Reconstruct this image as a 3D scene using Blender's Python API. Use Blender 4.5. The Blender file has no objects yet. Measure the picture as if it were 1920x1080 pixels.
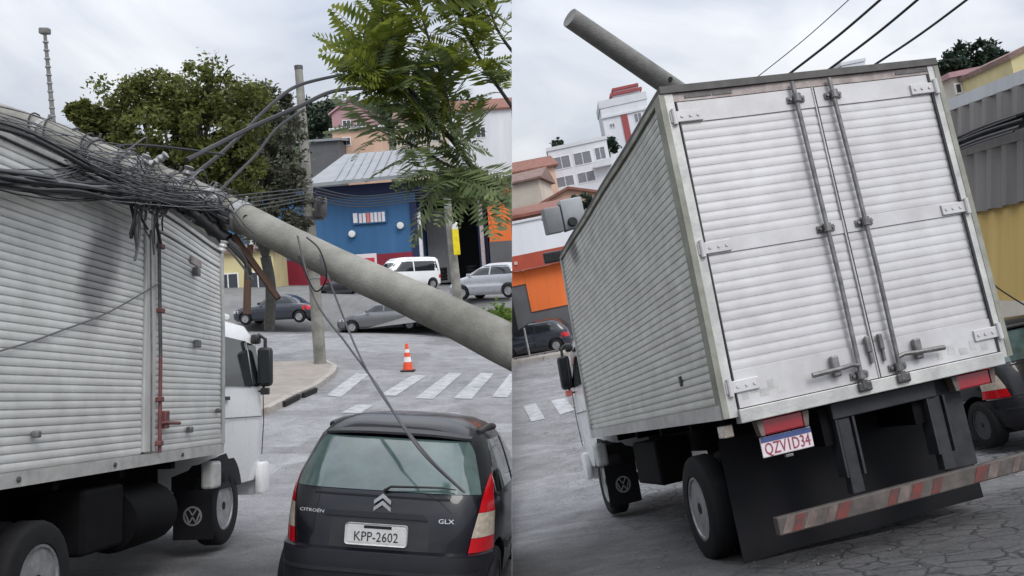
import bpy, bmesh, math, random
from mathutils import Vector, Matrix, Euler
random.seed(7)
R = math.radians
SC = bpy.context.scene
COL = SC.collection
CZ = 2.6                      # camera height above the datum
F = 1700.0                    # focal length in photo pixels (photo 1920 wide)

# ------------------------------------------------------------------ camera, sky, sun, exposure
cam_d = bpy.data.cameras.new('camera'); cam = bpy.data.objects.new('camera', cam_d); COL.objects.link(cam)
cam.location = (0, 0, CZ); cam.rotation_euler = (R(90), 0, 0)
cam_d.sensor_width = 36.0; cam_d.lens = F / 1920 * 36.0; cam_d.clip_start = 0.05; cam_d.clip_end = 3000
SC.camera = cam
SUN_EL, SUN_AZ = R(50), R(152)        # azimuth clockwise from +Y: behind the camera
wd = bpy.data.worlds.new('World'); SC.world = wd; wd.use_nodes = True
nt = wd.node_tree; nt.nodes.clear()
def N(tree, t, **kw):
    n = tree.nodes.new(t)
    for k, v in kw.items(): setattr(n, k, v)
    return n
out = N(nt, 'ShaderNodeOutputWorld'); bg = N(nt, 'ShaderNodeBackground'); bg.inputs['Strength'].default_value = 0.1
sky = N(nt, 'ShaderNodeTexSky', sky_type='NISHITA', sun_disc=False)
sky.sun_elevation = SUN_EL; sky.sun_rotation = SUN_AZ; sky.altitude = 900; sky.dust_density = 3
tc = N(nt, 'ShaderNodeTexCoord'); sep = N(nt, 'ShaderNodeSeparateXYZ'); nt.links.new(tc.outputs['Generated'], sep.inputs[0])
zc = N(nt, 'ShaderNodeMath', operation='MAXIMUM'); nt.links.new(sep.outputs['Z'], zc.inputs[0]); zc.inputs[1].default_value = 0
za = N(nt, 'ShaderNodeMath', operation='ADD'); nt.links.new(zc.outputs[0], za.inputs[0]); za.inputs[1].default_value = 0.35
dv = N(nt, 'ShaderNodeVectorMath', operation='SCALE'); nt.links.new(tc.outputs['Generated'], dv.inputs[0])
iv = N(nt, 'ShaderNodeMath', operation='DIVIDE'); iv.inputs[0].default_value = 1; nt.links.new(za.outputs[0], iv.inputs[1]); nt.links.new(iv.outputs[0], dv.inputs['Scale'])
mpw = N(nt, 'ShaderNodeMapping'); mpw.inputs['Location'].default_value = (3.1, 0.4, 0.0); mpw.inputs['Scale'].default_value = (-1.0, 1.0, 1.6)
nt.links.new(dv.outputs[0], mpw.inputs[0])
nz = N(nt, 'ShaderNodeTexNoise'); nz.inputs['Scale'].default_value = 1.9; nz.inputs['Detail'].default_value = 8; nz.inputs['Roughness'].default_value = 0.52; nz.inputs['Distortion'].default_value = 0.5
nt.links.new(mpw.outputs[0], nz.inputs['Vector'])
cr = N(nt, 'ShaderNodeValToRGB'); nt.links.new(nz.outputs['Fac'], cr.inputs[0])
cr.color_ramp.elements[0].position = 0.36; cr.color_ramp.elements[0].color = (0.45, 0.495, 0.58, 1)
cr.color_ramp.elements[1].position = 0.64; cr.color_ramp.elements[1].color = (0.79, 0.805, 0.83, 1)
# overcast sky: brighter towards the zenith (CIE overcast distribution)
cie = N(nt, 'ShaderNodeMath', operation='MULTIPLY_ADD'); nt.links.new(zc.outputs[0], cie.inputs[0]); cie.inputs[1].default_value = 19.0; cie.inputs[2].default_value = 5.9
cl = N(nt, 'ShaderNodeVectorMath', operation='SCALE'); nt.links.new(cr.outputs[0], cl.inputs[0]); nt.links.new(cie.outputs[0], cl.inputs['Scale'])
mx = N(nt, 'ShaderNodeMix', data_type='RGBA'); mx.inputs['Factor'].default_value = 0.9
nt.links.new(sky.outputs[0], mx.inputs['A']); nt.links.new(cl.outputs[0], mx.inputs['B'])
nt.links.new(mx.outputs['Result'], bg.inputs['Color']); nt.links.new(bg.outputs[0], out.inputs[0])
sun_d = bpy.data.lights.new('sun', 'SUN'); sun_d.energy = 1.2; sun_d.angle = R(25); sun_d.color = (1, 0.97, 0.93)
sun = bpy.data.objects.new('sun', sun_d); COL.objects.link(sun)
sdir = Vector((math.sin(SUN_AZ) * math.cos(SUN_EL), math.cos(SUN_AZ) * math.cos(SUN_EL), math.sin(SUN_EL)))
sun.rotation_euler = sdir.to_track_quat('Z', 'Y').to_euler(); sun.location = sdir * 50
SC.view_settings.view_transform = 'Standard'; SC.view_settings.look = 'None'; SC.view_settings.gamma = 1; SC.view_settings.exposure = 0.3
SC.view_settings.use_curve_mapping = False
SC.cycles.max_bounces = 6

# ------------------------------------------------------------------ helpers
SIDE = 'L'
LINKED = []                    # (object, side): everything left of the seam stays at x<0, right of it at x>0
def at(px, py, d): return Vector(((px - 960) / F * d, d, -(py - 540) / F * d + CZ))
def sm(t): t = max(0.0, min(1.0, t)); return t * t * (3 - 2 * t)
def interp(pts, y):
    if y <= pts[0][0]: a, b = pts[0], pts[1]
    elif y >= pts[-1][0]: a, b = pts[-2], pts[-1]
    else:
        for a, b in zip(pts, pts[1:]):
            if a[0] <= y <= b[0]: break
    return a[1] + (b[1] - a[1]) * (y - a[0]) / (b[0] - a[0])
def pchip(pts, y):            # smooth interpolation (Catmull-Rom)
    if y <= pts[0][0] or y >= pts[-1][0]: return interp(pts, y)
    for i in range(len(pts) - 1):
        if pts[i][0] <= y <= pts[i + 1][0]: break
    p1, p2 = pts[i], pts[i + 1]; p0 = pts[i - 1] if i else p1; p3 = pts[i + 2] if i + 2 < len(pts) else p2
    h = p2[0] - p1[0]; t = (y - p1[0]) / h
    m1 = (p2[1] - p0[1]) / (p2[0] - p0[0]) * h; m2 = (p3[1] - p1[1]) / (p3[0] - p1[0]) * h
    return (2*t**3 - 3*t*t + 1) * p1[1] + (t**3 - 2*t*t + t) * m1 + (-2*t**3 + 3*t*t) * p2[1] + (t**3 - t*t) * m2

def link(name, data, parent=None):
    o = bpy.data.objects.new(name, data); COL.objects.link(o)
    if parent is not None: o.parent = parent
    LINKED.append((o, SIDE)); return o
def tag(o, label=None, cat=None, group=None, kind=None):
    if label: o['label'] = label
    if cat: o['category'] = cat
    if group: o['group'] = group
    if kind: o['kind'] = kind
    return o
def thing(name, label, cat, mat4=None, group=None):
    o = link(name, None); o.empty_display_size = 0.2
    if mat4 is not None: o.matrix_world = mat4
    return tag(o, label, cat, group)
def frame(p, roll=0.0, yaw=0.0, pitch=0.0):
    return Matrix.Translation(p) @ Matrix.Rotation(R(roll), 4, 'Y') @ Matrix.Rotation(R(yaw), 4, 'Z') @ Matrix.Rotation(R(pitch), 4, 'X')
def copy_tree(o, parent=None):
    c = o.copy(); COL.objects.link(c); c.parent = parent; LINKED.append((c, SIDE))
    for ch in o.children: copy_tree(ch, c)
    return c

class MB:
    """collects faces; build() links them as one mesh object"""
    def __init__(s, deform=None): s.v = []; s.f = []; s.m = []; s.D = deform; s.cm = 0
    def add(s, vs, fs, M=None):
        b = len(s.v)
        for p in vs:
            p = Vector(p)
            s.v.append(M @ p if M is not None else p)
        for q in fs: s.f.append([i + b for i in q]); s.m.append(s.cm)
        return s
    def box(s, x0, x1, y0, y1, z0, z1, M=None, bev=0.0, seg=(1, 1, 1)):
        if bev <= 0 and seg == (1, 1, 1):
            vs = [(x, y, z) for x in (x0, x1) for y in (y0, y1) for z in (z0, z1)]
            return s.add(vs, [(0, 1, 3, 2), (4, 6, 7, 5), (0, 4, 5, 1), (2, 3, 7, 6), (0, 2, 6, 4), (1, 5, 7, 3)], M)
        bm = bmesh.new(); bmesh.ops.create_cube(bm, size=1)
        for v in bm.verts: v.co = ((x0 + x1) / 2 + v.co.x * (x1 - x0), (y0 + y1) / 2 + v.co.y * (y1 - y0), (z0 + z1) / 2 + v.co.z * (z1 - z0))
        if bev > 0: bmesh.ops.bevel(bm, geom=bm.edges[:], offset=bev, segments=2, affect='EDGES', profile=0.5)
        for ax, n in enumerate(seg):
            if n > 1:
                lo = (x0, y0, z0)[ax]; hi = (x1, y1, z1)[ax]
                for k in range(1, n):
                    co = [0, 0, 0]; no = [0, 0, 0]; co[ax] = lo + (hi - lo) * k / n; no[ax] = 1
                    bmesh.ops.bisect_plane(bm, geom=bm.verts[:] + bm.edges[:] + bm.faces[:], plane_co=co, plane_no=no)
        bm.verts.index_update()
        s.add([v.co.copy() for v in bm.verts], [[v.index for v in f.verts] for f in bm.faces], M); bm.free(); return s
    def tube(s, pts, rad, n=8, caps=True, M=None):
        pts = [Vector(p) for p in pts]; rs = rad if isinstance(rad, (list, tuple)) else [rad] * len(pts)
        vs = []; fs = []; up = None
        for i, p in enumerate(pts):
            t = (pts[min(i + 1, len(pts) - 1)] - pts[max(i - 1, 0)])
            t = t.normalized() if t.length > 1e-9 else Vector((0, 0, 1))
            if up is None: up = Vector((0, 0, 1)) if abs(t.z) < 0.9 else Vector((1, 0, 0))
            a = t.cross(up)
            a = a.normalized() if a.length > 1e-6 else t.orthogonal().normalized()
            b = a.cross(t).normalized(); up = b
            for k in range(n):
                th = 2 * math.pi * k / n; vs.append(p + (a * math.cos(th) + b * math.sin(th)) * rs[i])
        for i in range(len(pts) - 1):
            for k in range(n):
                fs.append((i * n + k, i * n + (k + 1) % n, (i + 1) * n + (k + 1) % n, (i + 1) * n + k))
        if caps: fs.append(list(range(n))[::-1]); fs.append([(len(pts) - 1) * n + k for k in range(n)])
        return s.add(vs, fs, M)
    def lathe(s, prof, n=24, M=None, axis='x', close=False):
        """prof: (radius, along-axis) pairs"""
        vs = []; fs = []
        for r, a in prof:
            for k in range(n):
                th = 2 * math.pi * k / n; c, d = r * math.cos(th), r * math.sin(th)
                vs.append((a, c, d) if axis == 'x' else ((c, a, d) if axis == 'y' else (c, d, a)))
        m = len(prof)
        for i in range(m if close else m - 1):
            j = (i + 1) % m
            for k in range(n): fs.append((i * n + k, i * n + (k + 1) % n, j * n + (k + 1) % n, j * n + k))
        if not close:
            fs.append(list(range(n))[::-1]); fs.append([(m - 1) * n + k for k in range(n)])
        return s.add(vs, fs, M)
    def prism(s, poly, d0, d1, axis='y', M=None):
        """extrude a 2-D polygon; axis y: poly=(x,z); x: poly=(y,z); z: poly=(x,y)"""
        def P(a, b, d): return (a, d, b) if axis == 'y' else ((d, a, b) if axis == 'x' else (a, b, d))
        n = len(poly); vs = [P(a, b, d0) for a, b in poly] + [P(a, b, d1) for a, b in poly]
        fs = [list(range(n)), list(range(2 * n - 1, n - 1, -1))] + [(i, i + n, (i + 1) % n + n, (i + 1) % n) for i in range(n)]
        return s.add(vs, fs, M)
    def grid(s, fn, nu, nv, M=None):
        vs = [fn(i / nu, j / nv) for i in range(nu + 1) for j in range(nv + 1)]
        fs = [(i * (nv + 1) + j, (i + 1) * (nv + 1) + j, (i + 1) * (nv + 1) + j + 1, i * (nv + 1) + j + 1) for i in range(nu) for j in range(nv)]
        return s.add(vs, fs, M)
    def build(s, name, mat, parent=None, smooth=False, deform=None, fix=True):
        D = deform or s.D
        vs = [D(p) for p in s.v] if D else s.v
        me = bpy.data.meshes.new(name); me.from_pydata([tuple(p) for p in vs], [], s.f)
        if fix:
            bm = bmesh.new(); bm.from_mesh(me); bmesh.ops.recalc_face_normals(bm, faces=bm.faces[:]); bm.to_mesh(me); bm.free()
        for m in (mat if isinstance(mat, (list, tuple)) else [mat]): me.materials.append(M_[m] if isinstance(m, str) else m)
        if isinstance(mat, (list, tuple)): me.polygons.foreach_set('material_index', s.m)
        if smooth:
            me.polygons.foreach_set('use_smooth', [True] * len(me.polygons))
            try: me.set_sharp_from_angle(angle=R(40))
            except Exception: pass
        me.update(); return link(name, me, parent)

def text_mesh(name, body, size, mat, parent, M, D=None, extrude=0.002, align='CENTER', xs=1.0):
    cu = bpy.data.curves.new(name, 'FONT'); cu.body = body; cu.size = size; cu.extrude = extrude; cu.align_x = align; cu.align_y = 'CENTER'; cu.resolution_u = 2
    t = bpy.data.objects.new(name, cu); COL.objects.link(t)
    dg = bpy.context.evaluated_depsgraph_get(); me = bpy.data.meshes.new_from_object(t.evaluated_get(dg))
    bpy.data.objects.remove(t); bpy.data.curves.remove(cu)
    for v in me.vertices:
        p = M @ Vector((v.co.x * xs, v.co.y, v.co.z)); v.co = D(p) if D else p
    me.materials.clear(); me.materials.append(M_[mat]); me.name = name
    return link(name, me, parent)

# ------------------------------------------------------------------ materials
M_ = {}
def mat(name, col, rough=0.6, metal=0.0, var=0.15, scale=6.0, bump=0.0, bscale=40.0, coat=0.0, spec=0.5, col2=None, streak=False, detail=5.0, trans=0.0):
    m = bpy.data.materials.new(name); m.use_nodes = True; t = m.node_tree; p = t.nodes['Principled BSDF']
    p.inputs['Roughness'].default_value = rough; p.inputs['Metallic'].default_value = metal
    p.inputs['Specular IOR Level'].default_value = spec
    if coat: p.inputs['Coat Weight'].default_value = coat; p.inputs['Coat Roughness'].default_value = 0.06
    if trans: p.inputs['Transmission Weight'].default_value = trans
    co = N(t, 'ShaderNodeTexCoord'); mp = N(t, 'ShaderNodeMapping'); t.links.new(co.outputs['Object'], mp.inputs[0])
    if streak: mp.inputs['Scale'].default_value = (1, 1, 0.12)
    n = N(t, 'ShaderNodeTexNoise'); n.inputs['Scale'].default_value = scale; n.inputs['Detail'].default_value = detail; n.inputs['Roughness'].default_value = 0.62
    t.links.new(mp.outputs[0], n.inputs['Vector'])
    rp = N(t, 'ShaderNodeMapRange'); rp.inputs[1].default_value = 0.28; rp.inputs[2].default_value = 0.72; t.links.new(n.outputs['Fac'], rp.inputs[0])
    mix = N(t, 'ShaderNodeMix', data_type='RGBA'); t.links.new(rp.outputs[0], mix.inputs['Factor'])
    c2 = col2 or tuple(min(1, c * (1 + var)) for c in col); c1 = tuple(c * (1 - var) for c in col) if not col2 else col
    mix.inputs['A'].default_value = (*c1, 1); mix.inputs['B'].default_value = (*c2, 1)
    t.links.new(mix.outputs['Result'], p.inputs['Base Color'])
    rr = N(t, 'ShaderNodeMapRange'); rr.inputs[3].default_value = max(0.02, rough - 0.12); rr.inputs[4].default_value = min(1, rough + 0.12)
    t.links.new(n.outputs['Fac'], rr.inputs[0])
    if rough > 0.15: t.links.new(rr.outputs[0], p.inputs['Roughness'])
    if bump:
        nb = N(t, 'ShaderNodeTexNoise'); nb.inputs['Scale'].default_value = bscale; nb.inputs['Detail'].default_value = 4; t.links.new(co.outputs['Object'], nb.inputs['Vector'])
        b = N(t, 'ShaderNodeBump'); b.inputs['Strength'].default_value = bump; b.inputs['Distance'].default_value = 0.02
        t.links.new(nb.outputs['Fac'], b.inputs['Height']); t.links.new(b.outputs[0], p.inputs['Normal'])
    M_[name] = m; return m
mat('alu_side', (0.47, 0.475, 0.435), 0.40, 0.4, scale=5.0, detail=8, col2=(0.70, 0.70, 0.66), streak=False, bump=0.12, bscale=9)
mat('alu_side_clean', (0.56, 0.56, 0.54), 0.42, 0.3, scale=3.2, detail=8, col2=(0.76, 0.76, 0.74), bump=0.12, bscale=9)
mat('alu_door', (0.46, 0.445, 0.44), 0.42, 0.15, scale=2.6, col2=(0.62, 0.61, 0.615), bump=0.10, bscale=7, detail=10)
mat('alu_frame', (0.36, 0.36, 0.35), 0.5, 0.3, scale=5, col2=(0.62, 0.61, 0.58), bump=0.1)
mat('post_grime', (0.16, 0.16, 0.125), 0.6, 0.15, scale=4, col2=(0.36, 0.36, 0.31), bump=0.1)
mat('roof_edge', (0.045, 0.043, 0.043), 0.6, 0.2, scale=7, col2=(0.12, 0.11, 0.10))
mat('rust_header', (0.22, 0.17, 0.155), 0.6, 0.1, scale=9, col2=(0.48, 0.43, 0.41))
mat('steel_dark', (0.05, 0.05, 0.053), 0.5, 0.5, scale=14, col2=(0.15, 0.14, 0.14), bump=0.1)
mat('steel_rod', (0.10, 0.098, 0.098), 0.45, 0.5, scale=14, col2=(0.26, 0.25, 0.25))
mat('rod_red', (0.10, 0.05, 0.05), 0.5, 0.3, scale=7, col2=(0.28, 0.10, 0.10))
mat('chassis', (0.005, 0.005, 0.006), 0.8, 0.0, var=0.5, scale=8, spec=0.15)
mat('chassis_grey', (0.035, 0.036, 0.04), 0.6, 0.1, var=0.35, scale=8, spec=0.3)
mat('rubber', (0.010, 0.010, 0.011), 0.8, 0, spec=0.3, var=0.4, scale=12, bump=0.1)
mat('flap_rubber', (0.008, 0.008, 0.0105), 0.7, 0, var=0.4, scale=3, spec=0.25)
mat('rim_steel', (0.20, 0.20, 0.205), 0.45, 0.5, scale=9, col2=(0.44, 0.44, 0.45))
mat('rim_dark', (0.05, 0.05, 0.055), 0.5, 0.3, var=0.4, scale=12)
mat('white_paint', (0.84, 0.845, 0.85), 0.3, 0, var=0.03, scale=4, coat=0.4)
mat('white_dirty', (0.45, 0.45, 0.44), 0.5, 0, var=0.3, scale=5)
mat('black_plastic', (0.02, 0.02, 0.022), 0.45, 0, var=0.3, scale=8)
mat('glass_dark', (0.015, 0.018, 0.019), 0.06, 0, var=0.1, coat=0.3, spec=0.8)
mat('glass_teal', (0.035, 0.06, 0.056), 0.08, 0, scale=2.4, col2=(0.11, 0.165, 0.155), spec=0.9, coat=0.5)
mat('mirror_glass', (0.3, 0.32, 0.34), 0.05, 0.9, var=0.1)
mat('car_black', (0.005, 0.0052, 0.009), 0.35, 0.0, var=0.25, scale=3, coat=0.45, spec=0.3)
mat('bumper_grey', (0.012, 0.012, 0.016), 0.55, 0.0, var=0.2, scale=4, coat=0.1, spec=0.35)
mat('lamp_red', (0.55, 0.008, 0.015), 0.18, 0, var=0.15, scale=20, coat=0.6)
mat('lamp_clear', (0.55, 0.47, 0.38), 0.2, 0.1, var=0.3, scale=30, coat=0.6)
mat('lamp_dark_red', (0.30, 0.006, 0.012), 0.2, 0, var=0.15, scale=20, coat=0.6)
mat('lamp_orange', (0.75, 0.20, 0.15), 0.25, 0, var=0.1, coat=0.4)
mat('chrome', (0.75, 0.75, 0.77), 0.2, 0.7, var=0.05)
mat('plate_white', (0.66, 0.65, 0.63), 0.45, 0, var=0.12, scale=25)
mat('plate_pink', (0.72, 0.64, 0.66), 0.45, 0, var=0.08, scale=25)
mat('plate_blue', (0.05, 0.08, 0.22), 0.45, 0, var=0.15, scale=25)
mat('plate_text', (0.03, 0.03, 0.035), 0.5)
mat('plate_text_red', (0.30, 0.05, 0.09), 0.5)
mat('refl_red', (0.20, 0.035, 0.028), 0.5, 0, scale=11, col2=(0.06, 0.04, 0.036))
mat('refl_white', (0.20, 0.15, 0.13), 0.5, 0, scale=11, col2=(0.065, 0.05, 0.045))
mat('bumper_worn', (0.05, 0.043, 0.038), 0.7, 0.0, var=0.3, scale=9, col2=(0.125, 0.105, 0.095))
mat('concrete_pole', (0.115, 0.11, 0.092), 0.85, 0, scale=2.2, col2=(0.345, 0.335, 0.30), detail=9, bump=0.25, bscale=55)
mat('concrete_pole_dark', (0.10, 0.10, 0.094), 0.85, 0, scale=4, col2=(0.25, 0.245, 0.23), bump=0.35, bscale=55)
mat('cable', (0.012, 0.012, 0.014), 0.55, 0, var=0.3)
mat('cable_grey', (0.09, 0.09, 0.095), 0.5, 0, var=0.3)
mat('galvanised', (0.20, 0.20, 0.20), 0.5, 0.4, scale=14, col2=(0.42, 0.42, 0.42))
mat('porcelain', (0.75, 0.75, 0.73), 0.2, 0, var=0.08)
mat('yellow_tag', (0.75, 0.62, 0.04), 0.5, 0, var=0.1)
mat('wood_arm', (0.085, 0.045, 0.03), 0.8, 0, var=0.35, scale=14, streak=True)
mat('bark', (0.10, 0.075, 0.05), 0.9, 0, var=0.4, scale=9, bump=0.5, bscale=30)
mat('bark_grey', (0.055, 0.055, 0.05), 0.9, 0, var=0.4, scale=9, bump=0.5, bscale=30)
mat('line_white', (0.62, 0.62, 0.63), 0.75, 0, scale=7, col2=(0.40, 0.40, 0.41), bump=0.2)
mat('line_worn', (0.24, 0.24, 0.245), 0.8, 0, scale=4, col2=(0.50, 0.50, 0.51), bump=0.2, detail=10)
mat('pavement', (0.30, 0.265, 0.235), 0.9, 0, var=0.2, scale=2.2, bump=0.3)
mat('kerb', (0.36, 0.33, 0.30), 0.9, 0, var=0.22, scale=6, bump=0.3)
mat('drain_black', (0.01, 0.01, 0.01), 0.9)
mat('lot_paving', (0.17, 0.168, 0.165), 0.9, 0, var=0.2, scale=1.2, bump=0.2)
mat('cone_orange', (0.80, 0.085, 0.03), 0.5, 0, var=0.12)
mat('cone_white', (0.8, 0.78, 0.76), 0.4)
mat('shop_blue', (0.02, 0.10, 0.23), 0.65, 0, scale=0.9, col2=(0.045, 0.145, 0.31), streak=True, detail=9)
mat('shop_dkblue', (0.008, 0.02, 0.075), 0.6, 0, var=0.2)
mat('shop_red', (0.23, 0.012, 0.03), 0.6, 0, var=0.2, scale=1)
mat('orange_wall', (0.66, 0.13, 0.025), 0.75, 0, scale=1.2, col2=(0.82, 0.19, 0.04), streak=True, detail=9)
mat('orange_dark', (0.36, 0.06, 0.03), 0.7, 0, var=0.15, scale=1.2)
mat('grey_wall', (0.11, 0.11, 0.115), 0.8, 0, var=0.2, scale=1)
mat('pale_wall', (0.62, 0.63, 0.65), 0.8, 0, var=0.08, scale=0.6)
mat('white_wall', (0.60, 0.61, 0.64), 0.8, 0, scale=0.8, col2=(0.76, 0.77, 0.80), streak=True, detail=9)
mat('cream_wall', (0.55, 0.50, 0.42), 0.85, 0, var=0.15, scale=0.5)
mat('pink_wall', (0.42, 0.25, 0.27), 0.85, 0, var=0.15, scale=0.5)
mat('peach_wall', (0.60, 0.40, 0.29), 0.85, 0, var=0.15, scale=0.5)
mat('yellow_wall', (0.42, 0.28, 0.08), 0.8, 0, scale=1.6, col2=(0.56, 0.40, 0.13), bump=0.15, streak=True, detail=9)
mat('yellow_pale', (0.60, 0.52, 0.28), 0.8, 0, var=0.12, scale=1)
mat('red_trim', (0.32, 0.07, 0.07), 0.7, 0, var=0.15)
mat('roof_tile', (0.22, 0.10, 0.075), 0.85, 0, var=0.35, scale=2.5, bump=0.4, bscale=10)
mat('roof_brown', (0.20, 0.13, 0.11), 0.85, 0, var=0.35, scale=2.5, bump=0.4, bscale=10)
mat('metal_roof', (0.27, 0.285, 0.30), 0.5, 0.2, var=0.15, scale=1.5)
mat('metal_sheet', (0.11, 0.10, 0.095), 0.65, 0.1, scale=1.4, col2=(0.235, 0.215, 0.20), streak=True)
mat('sheet_light', (0.36, 0.37, 0.38), 0.5, 0.3, scale=1.4, col2=(0.50, 0.51, 0.53), streak=True)
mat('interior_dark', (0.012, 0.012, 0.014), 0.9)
mat('interior_wall', (0.32, 0.32, 0.32), 0.9)
mat('pane', (0.04, 0.045, 0.055), 0.12, 0, spec=0.7)
mat('pane_hazed', (0.20, 0.205, 0.23), 0.25, 0, spec=0.5)  # paler copy of pane for far blocks: distance haze put into the colour
mat('sign_white', (0.75, 0.74, 0.76), 0.5)
mat('sign_red', (0.55, 0.03, 0.05), 0.5)
mat('sign_blue', (0.05, 0.10, 0.32), 0.5)
mat('sign_yellow', (0.78, 0.62, 0.01), 0.5)
mat('car_silver', (0.46, 0.47, 0.50), 0.3, 0.5, var=0.06, coat=0.7)
mat('car_grey', (0.14, 0.14, 0.145), 0.32, 0.4, var=0.08, coat=0.7)
mat('car_dark', (0.022, 0.026, 0.038), 0.3, 0.2, var=0.1, coat=0.8)
mat('grass', (0.05, 0.085, 0.02), 0.9, 0, var=0.4, scale=4)
mat('chassis_lens', (0.19, 0.20, 0.205), 0.5, 0, var=0.15)
mat('box_grey', (0.33, 0.345, 0.365), 0.5, 0.1, var=0.1)
mat('hill_soil', (0.05, 0.06, 0.035), 0.95, 0, var=0.4, scale=0.15)

def dark_patch(name, centre, radii, slant, col):
    """mixes a darker soft-edged ellipse into a panel colour at a set place"""
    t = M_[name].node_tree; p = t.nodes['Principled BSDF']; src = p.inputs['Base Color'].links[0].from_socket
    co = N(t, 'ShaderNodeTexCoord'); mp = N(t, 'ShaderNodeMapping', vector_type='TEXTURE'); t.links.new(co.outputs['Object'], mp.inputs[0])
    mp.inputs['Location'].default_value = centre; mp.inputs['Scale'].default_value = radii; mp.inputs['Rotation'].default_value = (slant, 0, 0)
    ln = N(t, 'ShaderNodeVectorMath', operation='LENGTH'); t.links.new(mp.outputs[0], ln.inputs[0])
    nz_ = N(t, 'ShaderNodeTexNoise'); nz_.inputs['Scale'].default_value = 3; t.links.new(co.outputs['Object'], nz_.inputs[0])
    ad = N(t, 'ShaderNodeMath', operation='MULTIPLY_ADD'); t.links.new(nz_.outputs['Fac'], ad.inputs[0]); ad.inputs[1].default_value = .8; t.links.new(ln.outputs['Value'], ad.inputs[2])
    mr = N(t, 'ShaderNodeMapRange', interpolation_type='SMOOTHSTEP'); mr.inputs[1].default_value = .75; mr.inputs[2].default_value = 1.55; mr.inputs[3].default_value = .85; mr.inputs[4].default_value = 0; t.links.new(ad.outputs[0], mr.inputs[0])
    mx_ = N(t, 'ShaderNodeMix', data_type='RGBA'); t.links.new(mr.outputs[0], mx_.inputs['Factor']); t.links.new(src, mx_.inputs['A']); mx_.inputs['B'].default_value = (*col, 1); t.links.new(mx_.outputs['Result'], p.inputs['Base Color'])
dark_patch('alu_side_clean', (1.2, 2.62, 1.62), (3, .34, .60), -.5, (0.17, 0.17, 0.175))
dark_patch('alu_side', (-1.2, 4.35, 2.2), (3, .34, .2), .5, (0.16, 0.16, 0.155))
M_['car_black'].node_tree.nodes['Principled BSDF'].inputs['Coat IOR'].default_value = 1.55
def leaf_mat(name, c1, c2, trans=0.25):
    m = bpy.data.materials.new(name); m.use_nodes = True; t = m.node_tree; p = t.nodes['Principled BSDF']
    p.inputs['Roughness'].default_value = 0.55; p.inputs['Specular IOR Level'].default_value = 0.3
    g = N(t, 'ShaderNodeNewGeometry'); mix = N(t, 'ShaderNodeMix', data_type='RGBA'); t.links.new(g.outputs['Random Per Island'], mix.inputs['Factor'])
    mix.inputs['A'].default_value = (*c1, 1); mix.inputs['B'].default_value = (*c2, 1); t.links.new(mix.outputs['Result'], p.inputs['Base Color'])
    tr = N(t, 'ShaderNodeBsdfTranslucent'); t.links.new(mix.outputs['Result'], tr.inputs['Color'])
    ms = N(t, 'ShaderNodeMixShader'); ms.inputs[0].default_value = trans
    o = t.nodes['Material Output']; t.links.new(p.outputs[0], ms.inputs[1]); t.links.new(tr.outputs[0], ms.inputs[2]); t.links.new(ms.outputs[0], o.inputs[0])
    M_[name] = m
leaf_mat('leaf_olive', (0.055, 0.07, 0.014), (0.19, 0.205, 0.055), 0.4)
leaf_mat('leaf_grey', (0.05, 0.055, 0.035), (0.14, 0.145, 0.10))
leaf_mat('leaf_frond', (0.09, 0.13, 0.014), (0.27, 0.30, 0.05), 0.5)
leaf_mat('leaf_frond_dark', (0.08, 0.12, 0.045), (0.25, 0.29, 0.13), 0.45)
leaf_mat('leaf_deep', (0.012, 0.03, 0.018), (0.04, 0.065, 0.04))
leaf_mat('leaf_bright', (0.07, 0.13, 0.02), (0.16, 0.24, 0.05), 0.4)

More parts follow.
